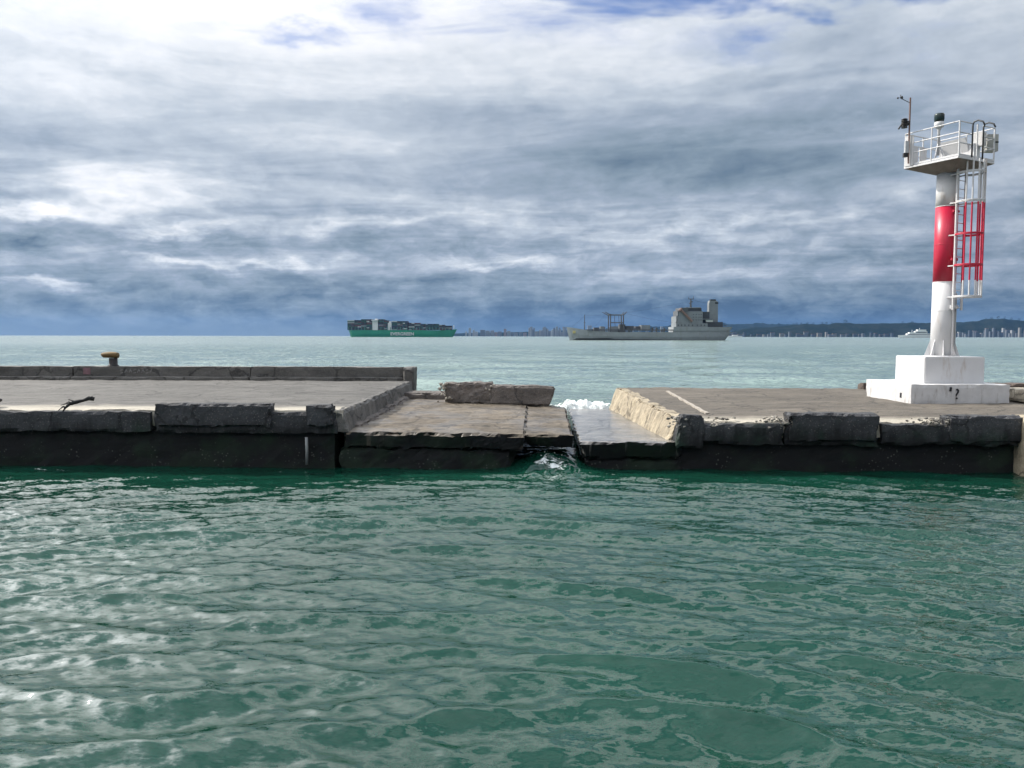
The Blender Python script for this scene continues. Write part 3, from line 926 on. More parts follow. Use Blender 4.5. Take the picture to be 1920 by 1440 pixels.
# the broken beam lying on the slab
bb = tag(empty('broken_beam', (-0.6, 30.2, 0.95)), 'dark broken concrete beam lying across the back of the sunken slab', 'rubble')
rough_hexa('beam_piece', [(-2.60, 29.55, 0.99), (-0.70, 29.45, 0.93), (-0.70, 30.35, 0.93), (-2.55, 30.45, 1.0),
                          (-2.62, 29.60, 1.74), (-0.72, 29.55, 1.76), (-0.72, 30.25, 1.76), (-2.55, 30.40, 1.76)], 0.075, 0.07, 0.15, C_RUBBLE, bb, 57.0, freq=2.2)
rough_hexa('beam_piece', [(-0.82, 29.35, 0.93), (1.42, 29.15, 0.905), (1.46, 30.0, 0.905), (-0.80, 30.3, 0.93),
                          (-0.84, 29.45, 1.66), (1.66, 29.20, 1.64), (1.70, 30.0, 1.62), (-0.80, 30.3, 1.68)], 0.075, 0.035, 0.12, C_RUBBLE, bb, 58.0)
bm = bmesh.new()
for (dx, dz, dy) in ((-0.28, 0.38, 0.0), (-0.10, 0.30, 0.1), (-0.34, 0.16, -0.05), (-0.2, 0.05, 0.02)):
    p = Vector((-2.55, 29.9 + dy, 1.35))
    bm_tube(bm, [p, p + Vector((dx * 0.5, 0, dz * 0.35)), p + Vector((dx, 0.02, dz))], 0.012, 6)
mesh_obj('rebar', bm, RUST, bb, True)
bm = bmesh.new()
rr = random.Random(9)
for k in range(60):
    p = Vector((rr.choice((-2.55, -0.78)) + rr.gauss(0, 0.14), rr.uniform(29.42, 29.8), rr.uniform(1.0, 1.72)))
    q = bmesh.ops.create_icosphere(bm, subdivisions=1, radius=rr.uniform(0.03, 0.08))['verts']
    for v in q:
        v.co = v.co * rr.uniform(0.8, 1.2) + p
tag(mesh_obj('exposed_aggregate', bm, C_EDGE, bb), kind='stuff')

# ------------------------------------------------------------------ the light tower
WHITE = plain('white_paint', (0.57, 0.57, 0.575), 0.5, var=0.07, scale=1.5, dirt=(0.30, 0.20, 0.12), dirt_amt=0.6)
WHITE_WORN = plain('worn_white_paint', (0.52, 0.515, 0.51), 0.7, var=0.14, scale=2.5, dirt=(0.20, 0.17, 0.14), dirt_amt=0.65)
RED = plain('red_paint', (0.46, 0.012, 0.045), 0.4, var=0.10, scale=2.0, dirt=(0.20, 0.03, 0.03), dirt_amt=0.55)
GALV = plain('galvanised_steel', (0.42, 0.43, 0.44), 0.5, 0.4, 0.15, 4.0)
DARKM = plain('dark_steel', (0.05, 0.052, 0.055), 0.5, 0.5, 0.2, 6.0)
UNDER_SHADE = plain('platform_underside_shade', (0.22, 0.19, 0.17), 0.7, var=0.25, scale=2.5, dirt=(0.10, 0.065, 0.05), dirt_amt=0.8)  # brown rusty tone, with the shade under the platform put into the colour
BLACKP = plain('black_plastic', (0.010, 0.011, 0.014), 0.55)
TX, TY = 15.27, 27.5
ZB = 2.86                      # top of the plinth
tw = tag(empty('light_tower', (TX, TY, 1.33)), 'white harbour light tower with a red band, caged ladder and railed platform', 'light tower')


def bevel_box(name, x0, x1, y0, y1, z0, z1, mat, parent, w=0.02):
    bm = bmesh.new()
    bm_box(bm, x0, x1, y0, y1, z0, z1)
    bmesh.ops.bevel(bm, geom=bm.edges[:], offset=w, segments=2, affect='EDGES')
    return mesh_obj(name, bm, mat, parent)


base = rough_hexa('base_slab', [(13.42, 25.95, 1.28), (16.72, 25.9, 1.28), (16.72, 29.2, 1.28), (13.40, 29.2, 1.28),
                                (13.42, 25.95, 1.945), (16.72, 25.9, 1.945), (16.72, 29.2, 1.945), (13.40, 29.2, 1.945)], 0.12, 0.008, 0.03, WHITE_WORN, tw, 61.0)
bevel_box('plinth', 14.16, 16.22, 26.52, 28.55, 1.90, ZB, WHITE, tw, 0.025)
# painted mark and chips on the slab's faces
fc = bpy.data.curves.new('mark', 'FONT')
fc.body = '?'
fc.size = 0.50
fc.extrude = 0.01
fo = bpy.data.objects.new('mark_tmp', fc)
COL.objects.link(fo)
bpy.context.view_layer.update()
me = bpy.data.meshes.new_from_object(fo)
bpy.data.objects.remove(fo)
me.transform(Matrix.Translation((14.87, 25.91, 1.46)) @ Matrix.Rotation(R(90), 4, 'X'))
me.materials.clear()
link_mesh('painted_question_mark', me, BLACKP, tw)
strokes('paint_dab', [(14.72, 1.72, 14.74, 1.86, 0.035)], BLACKP, tw, 25.895, 0.02)
bm = bmesh.new()
bm_box(bm, 13.402, 13.425, 26.55, 26.66, 1.45, 1.62)
mesh_obj('drain_hole', bm, BLACKP, tw)

# column: tapered tube in three painted lengths, with gussets at the foot
zr0, zr1 = at(1770, 528, TY).z, at(1773, 387, TY).z
ztop = at(1775, 325, TY).z
HC = ztop - ZB


def crad(z):
    return 0.375 - 0.02 * (z - ZB) / HC


for nm, a, b_, mt in (('column_lower', ZB, zr0, WHITE), ('column_band', zr0, zr1, RED), ('column_upper', zr1, ztop, WHITE)):
    bm = bmesh.new()
    bm_lathe(bm, [(crad(a), a), (crad((a + b_) / 2), (a + b_) / 2), (crad(b_), b_)], 40, (TX, TY, 0))
    o = mesh_obj(nm, bm, mt, tw, False)
    for p in o.data.polygons:
        p.use_smooth = len(p.vertices) == 4
for z in (zr0, zr1, (ZB + zr0) / 2 + 0.3, (zr0 + zr1) / 2):
    bm = bmesh.new()
    bm_lathe(bm, [(crad(z) - 0.01, z - 0.016), (crad(z) + 0.008, z - 0.008), (crad(z) + 0.008, z + 0.008), (crad(z) - 0.01, z + 0.016)], 40, (TX, TY, 0))
    mesh_obj('weld_seam', bm, RED if zr0 < z < zr1 else WHITE, tw, True)
bm = bmesh.new()
bm_lathe(bm, [(0.56, ZB - 0.005), (0.56, ZB + 0.03)], 32, (TX, TY, 0))
mesh_obj('foot_flange', bm, WHITE, tw)
for k in range(8):
    a = R(22 + 45 * k)
    bm = bmesh.new()
    d = Vector((math.cos(a), math.sin(a), 0)); n_ = Vector((-d.y, d.x, 0)) * 0.012
    c = Vector((TX, TY, 0))
    tri = [c + d * 0.33 + Vector((0, 0, ZB + 0.025)), c + d * 0.55 + Vector((0, 0, ZB + 0.025)), c + d * 0.36 + Vector((0, 0, ZB + 0.62))]
    A = [bm.verts.new(p + n_) for p in tri]; B = [bm.verts.new(p - n_) for p in tri]
    bm.faces.new(A); bm.faces.new(B[::-1])
    for i in range(3):
        bm.faces.new((A[i], B[i], B[(i + 1) % 3], A[(i + 1) % 3]))
    bmesh.ops.recalc_face_normals(bm, faces=bm.faces)
    mesh_obj('gusset', bm, WHITE, tw)

# local frame: ea points to the ladder, eb to the platform's other near side
PA = R(28)
ea = Vector((math.sin(PA), -math.cos(PA), 0)); eb = Vector((-math.cos(PA), -math.sin(PA), 0))
O3 = Vector((TX, TY, 0))


def L(a, b_, z):
    return O3 + ea * a + eb * b_ + Vector((0, 0, z))


ZP = at(1750, 300, TY - 0.5).z          # platform floor
HS = 0.98
# splayed underside
bm = bmesh.new()
rt = [L(HS, HS, ZP - 0.10), L(-HS, HS, ZP - 0.10), L(-HS, -HS, ZP - 0.10), L(HS, -HS, ZP - 0.10)]
rb = [L(.30, .30, ztop - 0.02), L(-.30, .30, ztop - 0.02), L(-.30, -.30, ztop - 0.02), L(.30, -.30, ztop - 0.02)]
bm_loft(bm, [rb, rt])
mesh_obj('splayed_head', bm, UNDER_SHADE, tw)
# floor grating with kick plates
bm = bmesh.new()
n = 20
for i in range(n):
    a = -HS + (i + 0.5) * 2 * HS / n
    q = [L(a - 0.035, -HS, 0), L(a + 0.035, -HS, 0), L(a + 0.035, HS, 0), L(a - 0.035, HS, 0)]
    vs = [bm.verts.new(p + Vector((0, 0, z))) for z in (ZP - 0.05, ZP) for p in q]
    for f in ((3, 2, 1, 0), (4, 5, 6, 7), (0, 1, 5, 4), (1, 2, 6, 5), (2, 3, 7, 6), (3, 0, 4, 7)):
        bm.faces.new([vs[i_] for i_ in f])
tag(mesh_obj('floor_grating', bm, GALV, tw), kind='stuff')


def bar(name, p, q, r, mat, parent=tw, n=8):
    bm = bmesh.new()
    bm_tube(bm, [p, q], r, n)
    return mesh_obj(name, bm, mat, parent, False)


cor = [(HS, HS), (-HS, HS), (-HS, -HS), (HS, -HS)]
for i in range(4):
    (a0, b0), (a1, b1) = cor[i], cor[(i + 1) % 4]
    bm = bmesh.new()
    dv = Vector((a1 - a0, b1 - b0)).normalized()
    bm_tube(bm, [L(a0, b0, ZP - 0.06), L(a1, b1, ZP - 0.06)], 0.045, 4)
    mesh_obj('edge_beam', bm, WHITE, tw)
    bm = bmesh.new()
    q0, q1 = L(a0, b0, ZP), L(a1, b1, ZP)
    nn = Vector((q1.y - q0.y, -(q1.x - q0.x), 0)).normalized() * 0.006
    vs = [bm.verts.new(p) for p in (q0 + nn, q1 + nn, q1 - nn, q0 - nn, q0 + nn + Vector((0, 0, .06)), q1 + nn + Vector((0, 0, .06)), q1 - nn + Vector((0, 0, .06)), q0 - nn + Vector((0, 0, .06)))]
    for f in ((3, 2, 1, 0), (4, 5, 6, 7), (0, 1, 5, 4), (1, 2, 6, 5), (2, 3, 7, 6), (3, 0, 4, 7)):
        bm.faces.new([vs[k] for k in f])
    bmesh.ops.recalc_face_normals(bm, faces=bm.faces)
    mesh_obj('kick_plate', bm, WHITE, tw)
    if i != 3:      # the ladder enters on the fourth side
        for h in (0.42, 0.76, 1.12):
            bar('guard_rail', L(a0, b0, ZP + h), L(a1, b1, ZP + h), 0.021, WHITE)
    bar('corner_post', L(a0, b0, ZP - 0.05), L(a0, b0, ZP + 1.13), 0.027, WHITE)
    bar('rail_post', L((a0 + a1) / 2, (b0 + b1) / 2, ZP - 0.03), L((a0 + a1) / 2, (b0 + b1) / 2, ZP + 1.13), 0.024, WHITE)
# side 3 runs (HS,-HS)->(HS,HS) which faces the ladder: stub rails either side of the opening
for h in (0.42, 0.76, 1.12):
    bar('guard_rail', L(HS, HS, ZP + h), L(HS, 0.32, ZP + h), 0.021, WHITE)
    bar('guard_rail', L(HS, -HS, ZP + h), L(HS, -0.32, ZP + h), 0.021, WHITE)
# gooseneck handrails of the ladder
for sgn in (-1, 1):
    bm = bmesh.new()
    bm_tube(bm, [L(HS + 0.02, 0.30 * sgn, ZP), L(HS + 0.02, 0.30 * sgn, ZP + 1.06), L(HS + 0.06, 0.30 * sgn, ZP + 1.16), L(HS + 0.20, 0.30 * sgn, ZP + 1.18), L(HS + 0.36, 0.30 * sgn, ZP + 1.10), L(HS + 0.42, 0.30 * sgn, ZP + 0.98)], 0.028, 8)
    mesh_obj('ladder_handrail', bm, DARKM, tw, True)

# white back panels on the far sides, a tilted solar panel, equipment boxes
def panel(name, c, u, v, su, sv, t, mat, parent=tw):
    u = Vector(u).normalized(); v = Vector(v).normalized(); n_ = u.cross(v)
    bm = bmesh.new()
    vs = []
    for k in (-1, 1):
        for (s_, r_) in ((-1, -1), (1, -1), (1, 1), (-1, 1)):
            vs.append(bm.verts.new(c + u * s_ * su / 2 + v * r_ * sv / 2 + n_ * k * t / 2))
    for f in ((3, 2, 1, 0), (4, 5, 6, 7), (0, 1, 5, 4), (1, 2, 6, 5), (2, 3, 7, 6), (3, 0, 4, 7)):
        bm.faces.new([vs[i_] for i_ in f])
    bmesh.ops.recalc_face_normals(bm, faces=bm.faces)
    return mesh_obj(name, bm, mat, parent)


UP = Vector((0, 0, 1))
panel('back_panel', L(-HS + 0.04, 0.55, ZP + 0.42), eb, UP, 0.42, 0.66, 0.02, WHITE)
panel('back_panel', L(-HS + 0.04, 0.05, ZP + 0.44), eb, UP, 0.40, 0.64, 0.02, WHITE)
panel('side_panel', L(-0.62, -HS + 0.05, ZP + 0.45), ea, UP, 0.60, 0.70, 0.02, WHITE)
panel('battery_box', L(0.30, -0.62, ZP + 0.34), ea, UP, 0.62, 0.60, 0.34, WHITE)
panel('control_box', L(0.62, -0.72, ZP + 0.78), ea, UP, 0.36, 0.46, 0.20, WHITE_WORN)
sp = panel('solar_panel', L(-0.05, -0.40, ZP + 0.62), ea, (eb * 0.35 + UP), 0.86, 0.50, 0.03, plain('solar_cells', (0.10, 0.075, 0.07), 0.3, 0.0, 0.2, 6))
panel('panel_frame', L(-0.05, -0.385, ZP + 0.605), ea, (eb * 0.35 + UP), 0.92, 0.56, 0.02, WHITE)
# box hung outside on the right
panel('hanging_cabinet', L(0.62, -HS - 0.36, ZP + 0.72), (ea * 0.5 - eb), UP, 0.40, 0.58, 0.30, plain('weathered_grey_box', (0.34, 0.34, 0.31), 0.7, var=0.2, scale=5))
panel('cabinet_lock', L(0.80, -HS - 0.42, ZP + 0.74), (ea * 0.5 - eb), UP, 0.14, 0.05, 0.05, BLACKP)
bar('cabinet_bracket', L(0.62, -HS + 0.1, ZP + 0.95), L(0.62, -HS - 0.4, ZP + 0.90), 0.025, DARKM)
# the lantern on its pedestal
ln = L(-0.20, 0.30, 0)
for k in range(3):
    a = R(90 + 120 * k)
    bar('pedestal_leg', Vector((ln.x + 0.24 * math.cos(a), ln.y + 0.24 * math.sin(a), ZP)), Vector((ln.x, ln.y, ZP + 0.78)), 0.022, WHITE)
bm = bmesh.new()
bm_lathe(bm, [(0.045, ZP + 0.3), (0.045, ZP + 1.15), (0.09, ZP + 1.24), (0.15, ZP + 1.27), (0.16, ZP + 1.43), (0.13, ZP + 1.45)], 20, (ln.x, ln.y, 0))
mesh_obj('lantern_stand', bm, WHITE, tw, True)
bm = bmesh.new()
bm_lathe(bm, [(0.12, ZP + 1.445), (0.15, ZP + 1.46), (0.165, ZP + 1.55), (0.165, ZP + 1.68), (0.15, ZP + 1.73), (0.06, ZP + 1.75)], 24, (ln.x, ln.y, 0))
lm, s_, b_ = new_mat('green_lantern_glass')
b_.inputs['Base Color'].default_value = (0.012, 0.026, 0.024, 1)
b_.inputs['Roughness'].default_value = 0.12
mesh_obj('lantern_lens', bm, lm, tw, True)
# weather mast on the far-left corner
mp = L(-0.78, HS + 0.10, 0)
mz = at(1707, 182, mp.y).z
bar('weather_mast', Vector((mp.x, mp.y, ZP + 0.05)), Vector((mp.x, mp.y, mz)), 0.030, plain('brown_mast', (0.16, 0.10, 0.085), 0.6, 0.2))
bar('anemometer_arm', Vector((mp.x, mp.y, mz - 0.18)), Vector((mp.x - 0.34, mp.y, mz - 0.02)), 0.012, DARKM)
bm = bmesh.new()
for k in range(3):
    a = R(30 + 120 * k)
    hub = Vector((mp.x - 0.34, mp.y, mz + 0.0))
    cp = hub + Vector((0.09 * math.cos(a), 0.09 * math.sin(a), 0.0))
    bm_tube(bm, [hub, cp], 0.007, 5)
    q = bmesh.ops.create_uvsphere(bm, u_segments=10, v_segments=6, radius=0.034)['verts']
    for v in q:
        v.co += cp
bm_tube(bm, [hub + Vector((0, 0, -0.03)), hub + Vector((0, 0, 0.10))], 0.012, 6)
mesh_obj('anemometer', bm, BLACKP, tw, True)
bm = bmesh.new()
for k in range(6):
    bm_lathe(bm, [(0.10, 0.0), (0.11, 0.02), (0.06, 0.05)], 16, (mp.x - 0.19, mp.y - 0.02, mz - 1.05 + 0.055 * k))
bm_box(bm, mp.x - 0.12, mp.x, mp.y - 0.03, mp.y + 0.03, mz - 0.95, mz - 0.80)
mesh_obj('radiation_shield', bm, BLACKP, tw, True)
bar('sensor', Vector((mp.x - 0.26, mp.y, mz - 0.90)), Vector((mp.x - 0.38, mp.y, mz - 1.08)), 0.03, BLACKP)
panel('mast_clamp', Vector((mp.x - 0.08, mp.y, ZP + 0.62)), (1, 0, 0), UP, 0.12, 0.40, 0.10, GALV)
panel('junction_box', Vector((mp.x - 0.12, mp.y, ZP + 0.34)), (1, 0, 0), UP, 0.13, 0.14, 0.10, BLACKP)
panel('mast_panel', L(-0.80, HS + 0.03, ZP + 0.5), ea, UP, 0.30, 1.05, 0.04, WHITE)

# ladder with rungs, brackets and cage
lad = 0.50
zl0 = at(1790, 580, TY - 0.7).z


def colour_at(z):
    return RED if zr0 < z < zr1 else WHITE


for sgn in (-1, 1):
    for a, b2, mt in ((zl0, zr0, WHITE), (zr0, zr1, WHITE if sgn > 0 else RED), (zr1, ZP + 0.1, WHITE)):
        bm = bmesh.new()
        bm_tube(bm, [L(lad, 0.235 * sgn, a), L(lad, 0.235 * sgn, b2)], 0.042, 6)
        mesh_obj('ladder_stile', bm, mt, tw)
bar('cable_conduit', L(0.40, 0.06, ZB), L(0.40, 0.06, zl0 + 0.6), 0.032, WHITE)
bar('cable_conduit', L(0.36, -0.16, ZB), L(0.36, -0.16, zl0 + 0.6), 0.022, GALV)
z = zl0 + 0.1
while z < ZP:
    bar('rung', L(lad, -0.235, z), L(lad, 0.235, z), 0.013, colour_at(z), n=6)
    z += 0.29
hoops = [at(1790, y, TY - 0.7).z for y in (555, 496, 438, 377, 323)]
HRAD = 0.42
hc = lad + 0.34
for i, z in enumerate(hoops):
    bm = bmesh.new()
    pts = [L(lad, 0.26, z), L(lad + 0.10, 0.38, z)]
    for k in range(13):
        a = R(100 - 200 * k / 12)
        pts.append(L(hc + HRAD * math.cos(a), HRAD * math.sin(a), z))
    pts += [L(lad + 0.10, -0.38, z), L(lad, -0.26, z)]
    # flat strap: two stacked thin tubes joined
    bm_tube(bm, [p + Vector((0, 0, 0.018)) for p in pts], 0.021, 6)
    bm_tube(bm, [p - Vector((0, 0, 0.018)) for p in pts], 0.021, 6)
    mesh_obj('cage_hoop', bm, colour_at(z + 0.02), tw, True)
    for sgn in (-1, 1):
        bm = bmesh.new()
        bm_tube(bm, [L(0.20, 0.235 * sgn, z), L(lad + 0.02, 0.235 * sgn, z)], 0.028, 4)
        mesh_obj('ladder_bracket', bm, WHITE, tw)
for k in range(7):
    a = R(78 - 156 * k / 6)
    for z0, z1, mt in ((hoops[0] - 0.03, zr0, WHITE), (zr0, zr1, RED), (zr1, ZP - 0.06, WHITE)):
        bm = bmesh.new()
        bm_tube(bm, [L(hc + (HRAD - 0.01) * math.cos(a), (HRAD - 0.01) * math.sin(a), z0), L(hc + (HRAD - 0.01) * math.cos(a), (HRAD - 0.01) * math.sin(a), z1)], 0.028, 6)
        mesh_obj('cage_strap', bm, mt, tw)
# two small red plates below the rungs and the white foot bracket
panel('red_bracket', L(0.40, 0.10, at(1770, 398, TY).z), eb, UP, 0.34, 0.07, 0.05, RED)
panel('red_bracket', L(0.40, 0.10, at(1770, 487, TY).z), eb, UP, 0.34, 0.09, 0.05, RED)
panel('white_bracket', L(0.42, 0.05, at(1770, 575, TY).z), eb, UP, 0.42, 0.12, 0.05, WHITE)

HAZE = 2.1e-5
_U = ['first', 'second', 'third', 'fourth', 'fifth', 'sixth', 'seventh', 'eighth', 'ninth', 'tenth', 'eleventh', 'twelfth', 'thirteenth', 'fourteenth', 'fifteenth', 'sixteenth',
      'seventeenth', 'eighteenth', 'nineteenth']
ORD = _U + [q for t, te in (('twentieth', 'twenty-'), ('thirtieth', 'thirty-'), ('fortieth', 'forty-')) for q in [t] + [te + u for u in _U[:9]]]
# ------------------------------------------------------------------ ships
def vcol_mat(name, rough=0.6):
    m, s, b = new_mat(name)
    a = s.n.new('ShaderNodeAttribute')
    a.attribute_name = 'tint'
    pos = s.n.new('ShaderNodeNewGeometry').outputs['Position']
    s.put(b.inputs['Base Color'], s.vmath('SCALE', a.outputs['Color'], sc=s.lin(s.noise(pos, 0.25, 4, 0.6), 0.3, 0.7, 0.8, 1.15)))
    b.inputs['Roughness'].default_value = rough
    return m


# --- green container ship, far out
CD = 2400.0
sca = CD / FPX
K = tag(empty('container_ship', (at(755, 632, CD).x, CD, 0)), 'green container ship stacked with boxes lying far out on the horizon', 'ship')


def cx(px):
    return (px - 960) * sca


def cz(py):
    return CAM_H + (630.0 - py) * sca


GREEN = plain('green_hull_paint', (0.008, 0.21, 0.115), 0.5, var=0.12, scale=0.05)
GREEND = plain('dark_green_boot_paint', (0.012, 0.045, 0.035), 0.6, var=0.1, scale=0.05)
SHIPW = plain('ship_white_paint', (0.62, 0.63, 0.62), 0.6, var=0.08, scale=0.1)


def hull_sections(xs, ztops, halfb, z0, yc):
    out = []
    for (x, rake), zt, hb in zip(xs, ztops, halfb):
        out.append([Vector((x + rake * 1.0, yc - hb, zt)), Vector((x + rake * 0.5, yc - hb * 0.97, (zt + z0) / 2)), Vector((x, yc - hb * 0.86, z0)),
                    Vector((x, yc + hb * 0.86, z0)), Vector((x + rake * 0.5, yc + hb * 0.97, (zt + z0) / 2)), Vector((x + rake, yc + hb, zt))])
    return out


# bow to the right; the hull is turned a little so the bow quarter falls away into shade
HB = 24.0
xs = [(cx(660), -6), (cx(664), -4), (cx(690), 0), (cx(740), 0), (cx(790), 0), (cx(820), 1), (cx(838), 3), (cx(846), 8), (cx(849), 13)]
bm = bmesh.new()
zt = [cz(619.5)] * 5 + [cz(620), cz(619), cz(618), cz(617.5)]
bm_loft(bm, hull_sections(xs, zt, [14, 20, HB, HB, HB, HB * 0.85, HB * 0.5, 8, 1.0], -1.0, CD))
hl = mesh_obj('hull', bm, GREEN, K)
bm = bmesh.new()
bm_loft(bm, hull_sections([(x, 0) for x, _ in xs], [4.0] * 9, [q * 0.875 + 0.15 for q in [14, 20, HB, HB, HB, HB * 0.85, HB * 0.5, 8, 1.0]], -1.5, CD))
mesh_obj('boot_topping', bm, GREEND, K)
fc = bpy.data.curves.new('name_text', 'FONT')
fc.body = 'EVERGREEN'
fc.size = 13.2
fc.space_character = 1.02
fc.extrude = 0.15
fc.offset = 0.28
fo = bpy.data.objects.new('name_tmp', fc)
COL.objects.link(fo)
bpy.context.view_layer.update()
me = bpy.data.meshes.new_from_object(fo)
bpy.data.objects.remove(fo)
v = [p.co.copy() for p in me.vertices]
w = max(p.x for p in v) - min(p.x for p in v)
x0 = min(p.x for p in v)
sc2 = (cx(778) - cx(735)) / w
me.transform(Matrix.Translation((cx(735), CD - HB - 0.35, cz(630.0) + 1.6)) @ Matrix.Rotation(R(90), 4, 'X') @ Matrix.Scale(sc2, 4) @ Matrix.Translation((-x0, 0, 0)))
me.materials.clear()
link_mesh('hull_lettering', me, SHIPW, K)
# bridge block, funnel casing and forward mast
bm = bmesh.new()
bm_box(bm, cx(701), cx(711), CD - 21, CD + 21, cz(620), cz(602))
bm_box(bm, cx(700), cx(712), CD - 27, CD + 27, cz(602), cz(600.4))
bm_box(bm, cx(704.5), cx(709), CD - 6, CD + 6, cz(600.4), cz(598.2))
mesh_obj('bridge', bm, SHIPW, K)
bm = bmesh.new()
bm_box(bm, cx(729.5), cx(736.5), CD - 20, CD - 8, cz(620), cz(606))
bm_box(bm, cx(731), cx(735), CD - 16, CD - 9, cz(606), cz(603))
mesh_obj('funnel_casing', bm, SHIPW, K)
bm = bmesh.new()
bm_tube(bm, [(cx(851), CD, cz(618)), (cx(851), CD, cz(610))], 1.1, 6)
bm_box(bm, cx(850.2), cx(851.8), CD - 1, CD + 1, cz(611.5), cz(610.5))
mesh_obj('forward_mast', bm, SHIPW, K)
bm = bmesh.new()
for px in range(657, 846, 6):
    if 699 < px < 712:
        continue
    bm_box(bm, cx(px) - 0.9, cx(px) + 0.9, CD - HB + 0.8, CD - HB + 2.2, cz(620), cz(614))
tag(mesh_obj('lashing_bridges', bm, plain('lashing_green', (0.06, 0.16, 0.13), 0.7), K), kind='stuff')
CMAT = vcol_mat('container_paint')
TINTS = [(0.03, 0.20, 0.15), (0.04, 0.23, 0.18), (0.07, 0.28, 0.23), (0.30, 0.08, 0.08), (0.18, 0.07, 0.08), (0.50, 0.52, 0.52), (0.07, 0.11, 0.24), (0.04, 0.045, 0.06), (0.26, 0.17, 0.14), (0.34, 0.33, 0.33), (0.66, 0.67, 0.66), (0.015, 0.018, 0.025), (0.03, 0.04, 0.07), (0.03, 0.15, 0.12)]
rr = random.Random(21)
bays = []
px = 655.5
names = ['sternmost', 'second', 'third', 'fourth', 'fifth', 'sixth', 'seventh', 'eighth', 'ninth', 'tenth', 'eleventh', 'twelfth', 'thirteenth', 'fourteenth', 'fifteenth', 'sixteenth']
spans = [(655, 667.5, 601.5), (668, 680, 601.5), (680.5, 690, 600.5), (690.5, 700.5, 600.2), (712.5, 722, 600.5), (722.5, 729.3, 601), (737, 747, 603), (747.5, 757, 603), (757.5, 766, 603.8),
         (768.5, 779, 606), (779.5, 790, 606), (790.5, 800, 607.5), (803, 813, 607.5), (813.5, 824, 608), (824.5, 835, 609.5), (835.5, 848, 611.5)]
for bi, (a, c_, top) in enumerate(spans):
    bm = bmesh.new()
    lay = bm.loops.layers.color.new('tint')
    tiers = int((cz(top) - cz(619.3)) / 2.75 + 0.7)
    x0, x1 = cx(a), cx(c_)
    hbv = HB - 1.0 if c_ < 822 else HB * (0.75 if c_ < 840 else 0.42)
    cols = max(3, int(2 * hbv / 2.55))
    z0 = cz(619.3)
    cut = rr.randint(max(2, cols // 2), cols)
    for t in range(tiers):
        for q in range(cols):
            if t == tiers - 1 and q >= cut:
                continue
            inner = 0 < q < cols - 1 and 0 < t < tiers - 1
            if inner and q > 1:
                continue
            n0 = len(bm.faces)
            y0 = CD - hbv + q * 2.55
            half = rr.random() < 0.4
            for (xa, xb) in (((x0, (x0 + x1) / 2 - 0.03), ((x0 + x1) / 2 + 0.03, x1)) if half else ((x0, x1),)):
                tint = rr.choice(TINTS)
                k0 = len(bm.faces)
                bm_box(bm, xa, xb, y0, y0 + 2.50, z0 + t * 2.75, z0 + t * 2.75 + 2.71)
                bm.faces.ensure_lookup_table()
                for f in bm.faces[k0:]:
                    for lp in f.loops:
                        lp[lay] = (*tint, 1)
    o = mesh_obj('container_stack', bm, CMAT)
    tag(o, ('%s stack of dark mixed containers on the green ship, counting from its stern' % names[bi]).replace('sternmost stack', 'sternmost stack'), 'containers', 'container stacks on the green ship')

# --- grey replenishment ship
ND = 690.0
ns = ND / FPX


def nx(px):
    return (px - 960) * ns


def nz(py):
    return CAM_H + (631.0 - py) * ns


N = tag(empty('naval_tanker', (nx(1212), ND, 0)), 'grey naval supply ship at anchor with aft bridge, funnel and midship gantry', 'ship')
GREY = plain('naval_grey_paint', (0.16, 0.178, 0.188), 0.7, var=0.2, scale=0.15, dirt=(0.20, 0.17, 0.14), dirt_amt=0.35)
HULLG = plain('naval_hull_paint', (0.235, 0.255, 0.265), 0.65, var=0.16, scale=0.15, dirt=(0.15, 0.11, 0.08), dirt_amt=0.5)
GREYD = plain('naval_dark_grey', (0.07, 0.077, 0.084), 0.7, var=0.10, scale=0.2)  # darker grey for masts, gantry, windows and some deckhouses
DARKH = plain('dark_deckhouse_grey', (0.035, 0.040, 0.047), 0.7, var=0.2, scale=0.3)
BOOT = plain('black_boot_topping', (0.012, 0.014, 0.015), 0.5)
B = 11.5
xs = [(nx(1068), -3.0), (nx(1072), -2.4), (nx(1084), -1.2), (nx(1110), 0), (nx(1150), 0), (nx(1250), 0), (nx(1300), 0), (nx(1340), 0.5), (nx(1352), 4.0), (nx(1354), 6.0)]
hb = [0.4, 2.2, 6.0, 10.0, B, B, B, 9.5, 7.5, 6.5]
zt = [nz(614), nz(614.5), nz(617), nz(621.5), nz(623.5), nz(623.5), nz(623.5), nz(623.5), nz(623.0), nz(622.5)]
bm = bmesh.new()
bm_loft(bm, hull_sections(xs, zt, hb, -0.6, ND))
mesh_obj('hull', bm, HULLG, N)
bm = bmesh.new()
bm_loft(bm, hull_sections([(nx(1257), 0.0), (nx(1262), 0), (nx(1300), 0), (nx(1340), 0.6), (nx(1355), 3), (nx(1359), 4.5)], [nz(613.8)] * 6, [B + 0.05, B + 0.1, B + 0.1, 9.7, 7.8, 6.6], nz(627), ND))
mesh_obj('quarterdeck', bm, HULLG, N)
bm = bmesh.new()
bm_loft(bm, hull_sections([(nx(1068.5), 0), (nx(1072.5), 0), (nx(1084), 0), (nx(1110), 0), (nx(1150), 0), (nx(1250), 0), (nx(1300), 0), (nx(1338), 0), (nx(1349), 0), (nx(1351), 0)],
                          [1.7, 1.7, 1.7, 1.7, 1.8, 2.1, 2.6, 3.0, 3.1, 3.1], [q * 0.9 + 0.25 for q in hb], -1.0, ND))
mesh_obj('boot_topping', bm, BOOT, N)


def nbox(name, a, c_, t, bt, y0, y1, mat=GREY, parent=N):
    bm = bmesh.new()
    bm_box(bm, nx(a), nx(c_), ND + y0, ND + y1, nz(bt), nz(t))
    return mesh_obj(name, bm, mat, parent)


